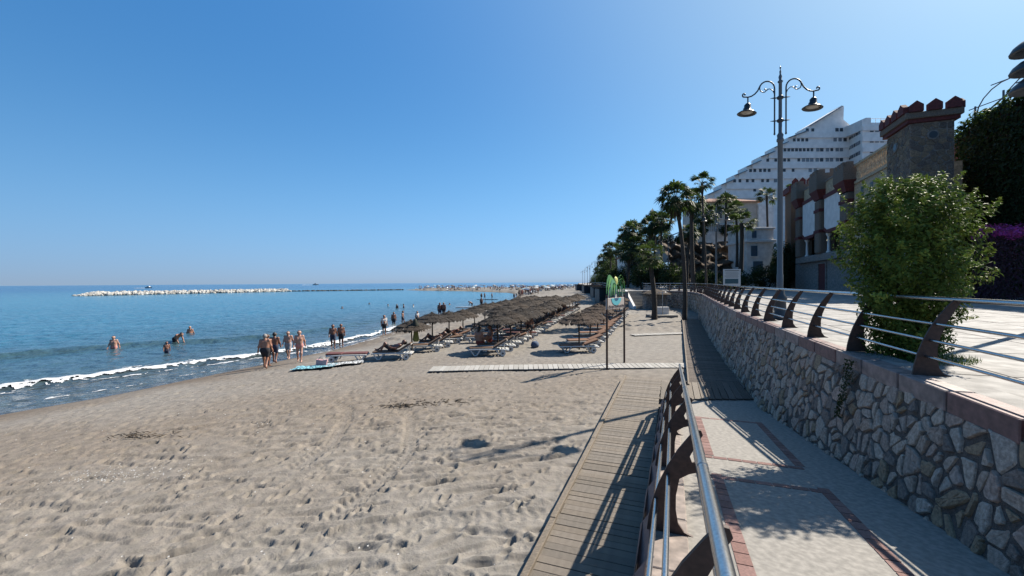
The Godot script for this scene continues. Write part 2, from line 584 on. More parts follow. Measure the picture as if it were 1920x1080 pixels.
func water_height(x: float, d: float, r: float) -> float:
	var h := 0.0
	var t := inland(x, d)
	var calm := clampf(-t / 7.0, 0.1, 1.0)
	if r < 260.0:
		var f := clampf(1.0 - (r - 140.0) / 120.0, 0.0, 1.0)
		h += f * calm * (0.075 * fn.get_noise_2d(x * 6.0 + d * 2.0, d * 22.0 - x * 6.0) + 0.05 * fn2.get_noise_2d(x * 22.0, d * 75.0))
	if r < 75.0 and t < 3.0:
		var q := line_dist(FOAM, x, d)
		if absf(q) < 5.0:
			var wob := 0.35 * fn.get_noise_2d(x * 8.0, d * 8.0)
			h += 0.15 * exp(-pow((q - 0.25 + wob) / 0.42, 2.0)) + 0.07 * exp(-pow((q - 1.8) / 1.3, 2.0))
		var s := line_dist(SWELL, x, d)
		if absf(s) < 6.0:
			var k := s / (0.75 if s < 0.0 else 2.2)
			h += 0.26 * exp(-k * k) * clampf(1.25 - (d - 26.0) / 26.0, 0.25, 1.0)
	return h

func build_water() -> void:
	var rows: Array = []
	var r := 10.0
	while r < 16000.0:
		rows.append(r)
		r *= 1.0065 if r < 60.0 else (1.011 if r < 260.0 else 1.07)
	var a0 := deg_to_rad(-76.0)
	var a1 := deg_to_rad(40.0)
	var nc := 370
	var v := PackedVector3Array()
	var col := PackedColorArray()
	var keep := PackedByteArray()
	for rr in rows:
		for k in nc + 1:
			var a := lerpf(a0, a1, float(k) / nc)
			var x: float = rr * sin(a)
			var d: float = rr * cos(a)
			var t := inland(x, d)
			v.append(Vector3(x, water_height(x, d, rr), -d))
			keep.append(1 if t < 4.0 or rr > 260.0 else 0)
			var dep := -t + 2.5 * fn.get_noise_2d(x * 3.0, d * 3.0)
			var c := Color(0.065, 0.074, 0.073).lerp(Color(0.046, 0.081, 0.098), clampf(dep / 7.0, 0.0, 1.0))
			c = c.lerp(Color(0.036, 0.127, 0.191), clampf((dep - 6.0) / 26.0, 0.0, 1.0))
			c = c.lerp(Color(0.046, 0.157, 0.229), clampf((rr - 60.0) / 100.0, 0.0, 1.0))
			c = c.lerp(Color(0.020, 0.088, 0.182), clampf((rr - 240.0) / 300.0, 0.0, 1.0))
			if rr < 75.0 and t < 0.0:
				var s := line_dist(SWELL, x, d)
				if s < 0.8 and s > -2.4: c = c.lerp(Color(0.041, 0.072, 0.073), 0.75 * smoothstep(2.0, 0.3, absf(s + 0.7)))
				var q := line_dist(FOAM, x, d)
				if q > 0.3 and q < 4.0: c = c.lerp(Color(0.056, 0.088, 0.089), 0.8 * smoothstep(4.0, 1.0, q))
			c.a = 1.0
			col.append(c)
	var ix := PackedInt32Array()
	var w := nc + 1
	for j in rows.size() - 1:
		for k in nc:
			var i := j * w + k
			if keep[i]: ix.append_array(PackedInt32Array([i, i + w, i + w + 1, i, i + w + 1, i + 1]))
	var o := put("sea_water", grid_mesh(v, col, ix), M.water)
	o.set_meta("kind", "structure")
	# foam: the breaking crest and the lace it leaves behind
	for f in [["breaking_foam", -0.35, 2.6, 1.0], ["swash_foam", -4.2, -0.3, 0.0]]:
		var st := PackedVector3Array()
		var fi := PackedInt32Array()
		var nq := int((f[2] - f[1]) / 0.045)
		var base: Array = []
		for i in FOAM.size() - 1:
			var a := Vector2(FOAM[i][1], FOAM[i][0])
			var b := Vector2(FOAM[i + 1][1], FOAM[i + 1][0])
			var n := int(a.distance_to(b) / 0.06)
			for k in n: base.append(a.lerp(b, float(k) / n))
		var mask := PackedByteArray()
		for i in base.size():
			var p: Vector2 = base[i]
			var tn: Vector2 = (base[mini(i + 6, base.size() - 1)] - base[maxi(i - 6, 0)]).normalized()
			var side := Vector2(-tn.y, tn.x)   # towards the sea
			for k in nq + 1:
				var q: float = f[1] + 0.045 * k
				var g := p + side * q
				var nz := fn2.get_noise_2d(g.x * 26.0, g.y * 26.0) + 0.6 * fn.get_noise_2d(g.x * 30.0, g.y * 14.0)
				var lumps := 0.5 + 0.5 * fn2.get_noise_2d(g.x * 45.0, g.y * 45.0)
				var y := water_height(g.x, g.y, g.length()) + 0.012
				var ok := false
				var fz := fn2.get_noise_2d(g.x * 130.0, g.y * 130.0) + 0.7 * fn2.get_noise_2d(g.x * 330.0, g.y * 330.0)
				if f[3] > 0.5:
					var wide := 0.68 + 0.85 * fn.get_noise_2d(p.x * 7.0, p.y * 7.0) + 0.25 * clampf((22.0 - p.y) / 8.0, 0.0, 1.0)
					wide = maxf(wide, 0.12)
					var mid := 0.10 + 0.5 * fn.get_noise_2d(p.x * 12.0, p.y * 12.0)
					var core := 1.0 - absf(q - mid - wide * 0.4) / (wide * 0.75)
					ok = fz * 0.8 + nz * 0.35 < core * 1.5 - 0.25
					if q > mid: ok = ok or (nz > 0.16 + (q - mid) * 0.17 and fz > 0.05)
					y += 0.12 * lumps * exp(-pow((q - mid - 0.2) / 0.45, 2.0))
				else:
					var streak := fn.get_noise_2d((p.x - p.y) * 3.0 + q * 9.0, q * 42.0) + 0.35 * nz
					ok = streak + 0.35 * fz > (0.22 if p.y < 21.0 else 0.34) + 0.05 * absf(q + 1.4)
				st.append(Vector3(g.x, maxf(y, ground(g.x, g.y) + 0.01), -g.y))
				mask.append(1 if ok else 0)
		for i in base.size() - 1:
			for k in nq:
				var a := i * (nq + 1) + k
				var b := a + nq + 1
				if mask[a] + mask[a + 1] + mask[b] + mask[b + 1] >= 3:
					fi.append_array(PackedInt32Array([a, b, b + 1, a, b + 1, a + 1]))
		var fo := put(f[0], grid_mesh(st, PackedColorArray(), fi), M.foam)
		tag(fo, "white foam of the breaking wave along the shore" if f[3] > 0.5 else "thin streaks of foam on the backwash near the sand", "foam", "", "stuff")

# ---------- promenade, ramp, walls ----------
func ramp_y(s: float) -> float:
	return 1.27 + maxf(0.0, 12.9 - s) * 0.112

const WALL_W := [[-6.0, 3.2], [3.0, 2.98], [5.0, 2.90], [7.0, 2.83], [9.0, 2.75], [11.0, 2.67], [13.0, 2.60], [15.0, 2.53], [20.0, 2.42], [30.0, 2.46], [41.0, 2.62], [46.0, 2.72]]

func ww(s: float) -> float:
	# how far right the edge of the promenade's coping lies
	return lerp_list(WALL_W, s)

func BW(s: float) -> Basis:
	# turned along the wall at s
	return Basis(Vector3.UP, -atan((ww(s + 0.5) - ww(s - 0.5)))) * BS()

const EDGE_FAR := [[18.74, 42.1], [20.3, 46.5], [21.3, 50.5], [21.7, 54.0], [21.2, 56.6], [20.0, 58.0], [17.95, 58.6]]

func build_promenade() -> void:
	var poly := PackedVector2Array()
	for s in [-6.0, 0.0, 10.0, 20.0, 30.0, 40.0]:
		var p := xd(s, ww(s) + 0.2)
		poly.append(Vector2(p.x, -p.z))
	for e in EDGE_FAR: poly.append(Vector2(e[0] + 0.2, e[1]))
	for e in [[17.95, 59.4], [14.4, 60.2], [16.2, 75.0], [20.8, 100.0], [25.3, 138.0], [31.5, 190.0], [41.0, 260.0], [62.0, 400.0], [95.0, 600.0], [180.0, 1000.0], [420.0, 1000.0], [200.0, 300.0], [120.0, 120.0], [80.0, 30.0], [40.0, -14.0]]:
		poly.append(Vector2(e[0], e[1]))
	var st := S()
	var ix := Geometry2D.triangulate_polygon(poly)
	for k in range(0, ix.size(), 3):
		var a := at(poly[ix[k]].x, poly[ix[k]].y, 3.4)
		var b := at(poly[ix[k + 1]].x, poly[ix[k + 1]].y, 3.4)
		var c := at(poly[ix[k + 2]].x, poly[ix[k + 2]].y, 3.4)
		if (b - a).cross(c - a).y > 0.0: tri(st, a, c, b)
		else: tri(st, a, b, c)
	struct("promenade_pavement", st, M.promenade)
	# joints between the big slabs of the pavement
	var jt := S()
	for k in 20:
		var s := -2.0 + k * 2.4
		sbox(jt, s, s + 0.025, 3.3, 19.0, 3.398, 3.404)
	for k in 6:
		var w := 4.2 + k * 2.4
		sbox(jt, -4.0, 50.0, w, w + 0.025, 3.397, 3.4035)
	struct("pavement_joints", jt, M.mortar)
	# the ramp: concrete that falls towards the beach
	var rt := S()
	var prof := [-3.0, 1.0, 5.0, 9.0, 12.95]
	for i in prof.size() - 1:
		var s0: float = prof[i]
		var s1: float = prof[i + 1]
		quad(rt, xd(s0, 0.1, ramp_y(s0)), xd(s1, 0.1, ramp_y(s1)), xd(s1, 3.0, ramp_y(s1)), xd(s0, 3.0, ramp_y(s0)))
	var e0 := xd(12.95, 0.1, ramp_y(12.95))
	var e1 := xd(13.5, 0.1, 1.265)
	var e2 := xd(14.2, 2.6, 1.265)
	quad(rt, e0, e1, e2, xd(12.95, 3.0, ramp_y(12.95)))
	struct("ramp_path", rt, M.concrete)
	# brick bands set in the concrete: two frames
	var holder := thing("brick_bands", "red brick bands laid as two frames in the ramp concrete", "brick paving")
	var unit := box_mesh(Vector3(1, 1, 1), 0.0)
	for fr in [[2.4, 6.45, 0.58, 1.84], [7.6, 10.85, 0.56, 1.82]]:
		for side in 2:
			var w: float = fr[2] if side == 0 else fr[3]
			var s: float = fr[0]
			while s < fr[1] - 0.02:
				brick(holder, unit, s, w, 0.205, 0.135)
				s += 0.212
		for sx in [fr[0] - 0.075, fr[1] + 0.075]:
			var w: float = fr[2] - 0.06
			while w < fr[3] + 0.1:
				brick(holder, unit, sx - 0.1, w, 0.135, 0.2)
				w += 0.207
	# low wall under the ramp's railing, with a coping of slabs
	var lw := thing("ramp_parapet", "low rendered wall with pinkish coping slabs beside the ramp", "wall")
	var ws := S()
	var ss := [-3.0, 1.0, 5.0, 9.0, 12.3]
	for i in ss.size() - 1:
		var s0: float = ss[i]
		var s1: float = ss[i + 1]
		var y0 := ramp_y(s0) + 0.04
		var y1 := ramp_y(s1) + 0.04
		quad(ws, xd(s0, -0.29, 0.9), xd(s0, -0.29, y0), xd(s1, -0.29, y1), xd(s1, -0.29, 0.9))
		quad(ws, xd(s0, 0.08, 0.9), xd(s1, 0.08, 0.9), xd(s1, 0.08, y1), xd(s0, 0.08, y0))
	quad(ws, xd(12.3, -0.29, 0.9), xd(12.3, -0.29, ramp_y(12.3) + 0.04), xd(12.3, 0.08, ramp_y(12.3) + 0.04), xd(12.3, 0.08, 0.9))
	obj("wall_body", ws, M.concrete, lw)
	var sl := -2.6
	while sl < 12.2:
		var l := 1.02
		var st2 := S()
		var ym := ramp_y(sl + l / 2) + 0.08
		var tilt := Basis(Vector3(UD, 0, UX), atan(-0.112))
		box(st2, xd(sl + l / 2, -0.035, ym), Vector3(0.33, 0.08, l - 0.012), tilt * BS(), 0.008)
		obj("coping_slab", st2, M.ramp_coping, lw)
		st2 = S()   # its steep outer lip of darker stone
		prism(st2, PackedVector2Array([Vector2(-0.202, 0.035), Vector2(-0.31, -0.13), Vector2(-0.31, -0.17), Vector2(-0.202, -0.17)]), xd(sl + l / 2, 0.0, ym), Vector3(UD, 0, UX), Vector3.UP, l - 0.014)
		obj("coping_lip", st2, M.coping_red, lw)
		sl += l

func box_mesh(size: Vector3, bev: float) -> ArrayMesh:
	var st := S()
	box(st, Vector3.ZERO, size, Basis(), bev)
	st.generate_normals()
	return st.commit()

func brick(parent: Node3D, unit: Mesh, s: float, w: float, ls: float, lw: float) -> void:
	var b := put("brick", unit, M.bricks[rng.randi() % 3], parent)
	b.basis = Basis(Vector3(UD, 0, UX), atan(-0.112)) * BS() * Basis.from_scale(Vector3(lw - 0.006, 0.03, ls - 0.008))
	b.position = xd(s + ls / 2, w, ramp_y(s + ls / 2) - 0.009 + rng.randf_range(-0.001, 0.002))

func plank_run(holder: Node3D, s0: float, s1: float, w0: float, w1: float, pitch: float, y: float, mats: Array, unit: Mesh, jitter := 0.012) -> void:
	var s := s0
	while s < s1:
		var p := put("plank", unit, mats[rng.randi() % mats.size()], holder)
		p.basis = BS() * Basis(Vector3.UP, rng.randf_range(-0.004, 0.004)) * Basis.from_scale(Vector3(w1 - w0, 0.035, pitch - rng.randf_range(0.008, 0.018)))
		p.position = xd(s + pitch / 2, (w0 + w1) / 2 + rng.randf_range(-jitter, jitter), y - 0.0175 + rng.randf_range(-0.004, 0.004))
		s += pitch

func build_boardwalks() -> void:
	var unit := box_mesh(Vector3.ONE, 0.0)
	var a := thing("wooden_boardwalk", "sunlit wooden boardwalk on the sand below the ramp railing", "boardwalk")
	plank_run(a, 2.6, 15.55, -1.56, -0.36, 0.145, 1.30, M.planks, unit)
	for k in 4:
		var st := S()
		box(st, xd(2.6 + 3.3 * k + 1.6, -1.60, 1.30), Vector3(0.085, 0.10, 3.28), BS() * Basis(Vector3.UP, rng.randf_range(-0.004, 0.004)), 0.006)
		obj("edge_beam", st, M.edge_beam, a)
	# cross deck of lengthwise boards at the foot of the ramp
	var c := thing("plank_deck", "small deck of lengthwise boards at the foot of the ramp", "deck")
	var w := -0.34
	while w < 2.28:
		# ends are cut square to the view: each board starts a little farther on
		var s0 := 13.0 + 0.36 * (w + 0.34)
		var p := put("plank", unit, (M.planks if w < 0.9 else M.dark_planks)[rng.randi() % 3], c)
		var l := 2.15
		p.basis = BS() * Basis.from_scale(Vector3(0.168, 0.035, l + rng.randf_range(-0.03, 0.03)))
		p.position = xd(s0 + l / 2, w + 0.09, 1.295 + rng.randf_range(-0.003, 0.003))
		w += 0.187
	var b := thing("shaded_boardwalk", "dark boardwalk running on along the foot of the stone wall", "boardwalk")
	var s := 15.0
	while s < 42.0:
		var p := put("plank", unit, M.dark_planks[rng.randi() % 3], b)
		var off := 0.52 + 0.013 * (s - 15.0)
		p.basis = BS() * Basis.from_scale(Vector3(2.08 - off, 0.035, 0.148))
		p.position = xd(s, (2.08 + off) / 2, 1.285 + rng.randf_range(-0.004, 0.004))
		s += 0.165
	for k in 9:
		for side in 2:
			var st := S()
			var sm := 15.0 + 3.0 * k + 1.5
			box(st, xd(sm, 0.49 + 0.013 * (sm - 15.0) if side == 0 else 2.11, 1.31), Vector3(0.05, 0.09, 2.97), BS() * Basis(Vector3.UP, -0.013 if side == 0 else 0.0), 0.006)
			obj("edge_beam", st, M.edge_beam if side == 0 else M.dark_planks[2], b)
	# pale slatted paths across the beach
	for q in [[7.45, 17.62, -3.45, 17.95, 0.98, "pale slatted beach path crossing in front of the loungers"], [11.6, 28.6, 7.9, 28.0, 0.8, "short pale slatted path beside the palm trunk, farther back"]]:
		var pth := thing("slatted_path", q[5], "path", Vector3.ZERO, 0.0)
		var p0 := Vector2(q[0], q[1])
		var p1 := Vector2(q[2], q[3])
		var n := int(p0.distance_to(p1) / 0.205)
		for k in n:
			var g := p0.lerp(p1, (k + 0.5) / n)
			var sl := put("slat", unit, M.pale_planks[rng.randi() % 3], pth)
			var ang := atan2(p1.y - p0.y, p1.x - p0.x)
			sl.basis = Basis(Vector3.UP, ang + rng.randf_range(-0.015, 0.015)) * Basis.from_scale(Vector3(0.185, 0.03, q[4]))
			sl.position = at(g.x, g.y, ground(g.x, g.y) + 0.05 + rng.randf_range(-0.004, 0.004))

# ---------- rubble stone ----------
func stone_cells(wd: float, ht: float, cell: float, stretch: float, gap: float, drop := 0.0) -> Array:
	# irregular polygons that pack a wd x ht face; each an outline shrunk by the mortar
	var nx := maxi(1, int(wd / cell))
	var ny := maxi(1, int(ht / (cell * stretch)))
	var pts := {}
	for j in ny:
		for i in nx:
			pts[Vector2i(i, j)] = Vector2((i + 0.5 + 0.5 * (j % 2) + rng.randf_range(-0.42, 0.42)) * wd / nx, (j + 0.5 + rng.randf_range(-0.40, 0.40)) * ht / ny)
	if drop > 0.0:   # fewer seeds here and there: some stones are much larger
		for key in pts.keys():
			if rng.randf() < drop: pts.erase(key)
	var out: Array = []
	for key in pts:
		var c: Vector2 = pts[key]
		var poly := PackedVector2Array([Vector2(maxf(0, c.x - 1.5), maxf(0, c.y - 1.5)), Vector2(minf(wd, c.x + 1.5), maxf(0, c.y - 1.5)), Vector2(minf(wd, c.x + 1.5), minf(ht, c.y + 1.5)), Vector2(maxf(0, c.x - 1.5), minf(ht, c.y + 1.5))])
		for dj in range(-2, 3):
			for di in range(-2, 3):
				var k2 := Vector2i(key.x + di, key.y + dj)
				if (di == 0 and dj == 0) or not pts.has(k2): continue
				var o: Vector2 = pts[k2]
				poly = clip_half(poly, (c + o) * 0.5, (o - c).normalized())
				if poly.size() < 3: break
			if poly.size() < 3: break
		if poly.size() < 3: continue
		var grown := Geometry2D.offset_polygon(poly, -gap * rng.randf_range(0.45, 1.9), Geometry2D.JOIN_MITER)
		if grown.is_empty(): continue
		var g: PackedVector2Array = grown[0]
		var sm := PackedVector2Array()
		for i in g.size():   # cut the corners
			var a := g[i]
			var b := g[(i + 1) % g.size()]
			if a.distance_to(b) < 0.02 * cell / 0.2: continue
			sm.append(a.lerp(b, 0.15) + Vector2(rng.randfn(0, 0.010), rng.randfn(0, 0.010)) * cell / 0.2)
			sm.append(a.lerp(b, 0.85) + Vector2(rng.randfn(0, 0.010), rng.randfn(0, 0.010)) * cell / 0.2)
		if sm.size() >= 6: out.append(sm)
	return out

func clip_half(poly: PackedVector2Array, p: Vector2, n: Vector2) -> PackedVector2Array:
	var out := PackedVector2Array()
	var m := poly.size()
	for i in m:
		var a := poly[i]
		var b := poly[(i + 1) % m]
		var da := (a - p).dot(n)
		var db := (b - p).dot(n)
		if da <= 0.0: out.append(a)
		if (da < 0.0 and db > 0.0) or (da > 0.0 and db < 0.0): out.append(a.lerp(b, da / (da - db)))
	return out

func stone_mesh(st: SurfaceTool, poly: PackedVector2Array, o: Vector3, ax: Vector3, ay: Vector3, out: Vector3, proud: float) -> void:
	# a flattened boulder face: foot ring, shoulder ring, uneven top
	var c := Vector2.ZERO
	for p in poly: c += p
	c /= poly.size()
	var rings: Array = []
	var tilt := Vector2(rng.randf_range(-0.5, 0.5), rng.randf_range(-0.5, 0.5)) * proud
	var R := 0.01
	for p in poly: R = maxf(R, p.distance_to(c))
	for lv in [[1.02, -0.02], [1.0, 0.6], [0.92, 0.97], [0.5, 1.0]]:
		var ring: Array[Vector3] = []
		for p in poly:
			var q: Vector2 = c + (p - c) * lv[0]
			var h: float = proud * lv[1] + (tilt.dot((q - c) / R) if lv[1] > 0.3 else 0.0)
			if lv[1] > 0.8: h += rng.randf_range(-0.2, 0.2) * proud
			ring.append(o + ax * q.x + ay * q.y + out * h)
		rings.append(ring)
	var n := poly.size()
	st.set_smooth_group(-1)
	var top := o + ax * c.x + ay * c.y + out * proud * 1.05
	var flip := ax.cross(ay).dot(out) > 0.0
	for k in n:
		var k2 := (k + 1) % n
		for r in 3:
			if flip: quad(st, rings[r][k2], rings[r][k], rings[r + 1][k], rings[r + 1][k2])
			else: quad(st, rings[r][k], rings[r][k2], rings[r + 1][k2], rings[r + 1][k])
		if flip: tri(st, rings[3][k2], rings[3][k], top)
		else: tri(st, rings[3][k], rings[3][k2], top)
	st.set_smooth_group(-1)

func build_stone_wall() -> void:
	var wall := thing("retaining_wall", "long rubble stone retaining wall under the promenade railing", "stone wall")
	var st := S()
	# battered face from below the ramp up to the coping
	var ss: Array = []
	var s := -4.0
	while s <= 46.0:
		ss.append(s); s += 1.0
	var slope := Vector3(UD, 0, UX) * 0.2   # leans back 0.2 m per metre
	for i in ss.size() - 1:
		var a := xd(ss[i], ww(ss[i]) - 0.43, 1.0)
		var b := xd(ss[i + 1], ww(ss[i + 1]) - 0.43, 1.0)
		var up := Vector3(0, 2.3, 0) + slope * 2.3
		quad(st, a, a + up, b + up, b)
	var pts: Array = []
	for e in EDGE_FAR: pts.append(at(e[0], e[1], 0.9))
	for i in pts.size() - 1:
		quad(st, pts[i], pts[i] + Vector3(0, 2.4, 0), pts[i + 1] + Vector3(0, 2.4, 0), pts[i + 1])
	obj("wall_core", st, M.mortar, wall)
	var n := 0
	var rest: Array[SurfaceTool] = []
	for k in M.stones.size(): rest.append(S())
	var ay := (Vector3.UP + slope).normalized()
	var out := (Vector3(-UD, 0.2, -UX)).normalized()
	var s0 := 1.5
	while s0 < 45.0:
		var wd := 2.0
		var cell := 0.158 if s0 < 20.0 else 0.22
		var org := xd(s0, ww(s0) - 0.43, 1.0)
		var ax := (xd(s0 + wd, ww(s0 + wd) - 0.43, 1.0) - org).normalized()
		for poly in stone_cells(wd, 2.30, cell, 1.3, 0.021, 0.30):
			var c := Vector2.ZERO
			for p in poly: c += p
			c /= poly.size()
			var y := 1.0 + c.y * 0.98
			var sp := s0 + c.x
			if y < ramp_y(sp) - 0.12 or (s0 > 14.0 and y < 1.2): continue
			if rng.randf() < 0.03: continue
			var proud := rng.randf_range(0.012, 0.04)
			var mi: int = rng.randi() % M.stones.size()
			if n < 300 and sp > 3.2:
				var one := S()
				stone_mesh(one, poly, org, ax, ay, out, proud)
				obj("stone", one, M.stones[mi], wall)
				n += 1
			else:
				stone_mesh(rest[mi], poly, org, ax, ay, out, proud)
		s0 += wd
	# the bend by the stairs
	for i in pts.size() - 1:
		var a: Vector3 = pts[i]
		var b: Vector3 = pts[i + 1]
		var dirv := (b - a).normalized()
		var o2 := dirv.cross(Vector3.UP)
		if o2.dot(Vector3(0, 4, 0) - a) < 0: o2 = -o2
		for poly in stone_cells(a.distance_to(b), 2.35, 0.28, 1.1, 0.03):
			stone_mesh(rest[rng.randi() % rest.size()], poly, a, dirv, Vector3.UP, o2, 0.05)
	for k in rest.size():
		var o := obj("stones", rest[k], M.stones[k], wall)
		o.set_meta("kind", "stuff")
	# concrete band and coping slabs on top
	var band := S()
	var kerb := S()
	s = -3.0
	while s < 46.0:
		box(band, xd(s + 1.0, ww(s + 1.0) + 0.18, 3.14), Vector3(0.30, 0.15, 2.0), BW(s + 1.0), 0.0)
		box(kerb, xd(s + 1.0, ww(s + 1.0) + 0.43, 3.34), Vector3(0.32, 0.222, 2.0), BW(s + 1.0), 0.0)
		s += 2.0
	obj("concrete_band", band, M.concrete, wall)
	obj("inner_kerb", kerb, M.promenade, wall)
	s = 1.03
	while s < 46.0:
		var l := 1.025
		var c := S()
		var red := rng.randf() < 0.55
		box(c, xd(s + l / 2, ww(s + l / 2) + 0.135, 3.335), Vector3(0.27, 0.24, l - 0.02 - (0.05 if fmod(s, 2.05) < 1.0 else 0.0)), BW(s + l / 2), 0.012)
		obj("coping_slab", c, M.coping_red if red else M.coping, wall)
		s += l
	var cf := S()
	for i in pts.size() - 1:
		var a: Vector3 = pts[i]
		var b: Vector3 = pts[i + 1]
		var m := (a + b) * 0.5
		m.y = 3.375
		var ang := atan2(-(b.z - a.z), b.x - a.x)
		box(cf, m + Vector3(0.1, 0, 0), Vector3(a.distance_to(b) + 0.1, 0.16, 0.5), Basis(Vector3.UP, ang), 0.0)
	obj("bend_coping", cf, M.coping, wall)
	var creeper := func() -> Array:
		var f := rng.randf()
		return [xd(8.35 + 0.10 * rng.randfn(0, 1) * (1.0 - f * 0.5), ww(8.35) - 0.06 - 0.2 * f * 0.9 - rng.randf() * 0.05, 3.42 - f * 0.95), -Vector3(UD, 0, UX)]
	var crp := put("hanging_creeper", leaf_cloud(420, creeper, 0.028), M.leaf_dark)
	tag(crp, "thin dark creeper hanging over the stone wall below the bush", "creeper")
	# ---- stairs down to the sand
	var stairs := thing("beach_stairs", "stone stairs from the promenade to the sand behind the small palm", "stairs")
	for k in 12:
		var t := S()
		box(t, at(16.9, 59.2 - 0.34 * k - 0.17, 3.32 - 0.18 * k - 0.4), Vector3(2.1, 0.98, 0.36), Basis(), 0.01)
		obj("step", t, M.concrete, stairs)
	var fl := S()
	var fpoly := PackedVector2Array([Vector2(54.6, 0.8), Vector2(59.6, 0.8), Vector2(59.6, 3.55), Vector2(58.8, 3.55), Vector2(54.6, 1.45)])
	prism(fl, fpoly, Vector3(15.72, 0, 0), Vector3(0, 0, -1), Vector3.UP, 0.3)
	obj("stair_wall", fl, M.white_wall, stairs)
	var fb := S()
	box(fb, at(14.9, 58.5, 2.15), Vector3(1.3, 2.5, 3.0), Basis(), 0.02)
	obj("stair_flank", fb, M.concrete, stairs)
	# ---- the wall beyond the stairs
	var fw := S()
	var pf := [[14.2, 60.0], [16.0, 75.0], [20.6, 100.0], [25.1, 138.0], [31.3, 190.0], [40.8, 260.0], [61.8, 400.0], [94.8, 600.0]]
	for i in pf.size() - 1:
		var a := at(pf[i][0], pf[i][1], 0.6)
		var b := at(pf[i + 1][0], pf[i + 1][1], 0.6)
		quad(fw, a, a + Vector3(0, 2.85, 0), b + Vector3(0, 2.85, 0), b)
		quad(fw, a + Vector3(0, 2.85, 0), a + Vector3(0.5, 2.85, 0), b + Vector3(0.5, 2.85, 0), b + Vector3(0, 2.85, 0))
	quad(fw, at(14.2, 60.0, 0.6), at(15.7, 60.0, 0.6), at(15.7, 60.0, 3.45), at(14.2, 60.0, 3.45))
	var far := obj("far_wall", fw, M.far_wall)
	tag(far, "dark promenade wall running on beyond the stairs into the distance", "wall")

# ---------- railings ----------
const POST := [[-0.17, 0.0], [-0.155, 0.12], [-0.12, 0.28], [-0.065, 0.45], [0.01, 0.62], [0.10, 0.78], [0.20, 0.92], [0.262, 0.99], [0.30, 0.985], [0.315, 0.945], [0.25, 0.83], [0.175, 0.68], [0.118, 0.52], [0.088, 0.36], [0.086, 0.22], [0.105, 0.10], [0.155, 0.03], [0.235, 0.0]]

func post_mesh(branch: bool) -> ArrayMesh:
	var poly := PackedVector2Array()
	for p in POST:
		if branch and p[0] == 0.175:
			# a second, lower arm that carries the side handrail
			for q in [[0.205, 0.735], [0.222, 0.69], [0.27, 0.675], [0.325, 0.70], [0.335, 0.66], [0.27, 0.60], [0.20, 0.575]]:
				poly.append(Vector2(q[0], q[1]))
			continue
		poly.append(Vector2(p[0], p[1]))
	var st := S()
	prism(st, poly, Vector3.ZERO, Vector3(1, 0, 0), Vector3.UP, 0.028)
	st.generate_normals()
	return st.commit()

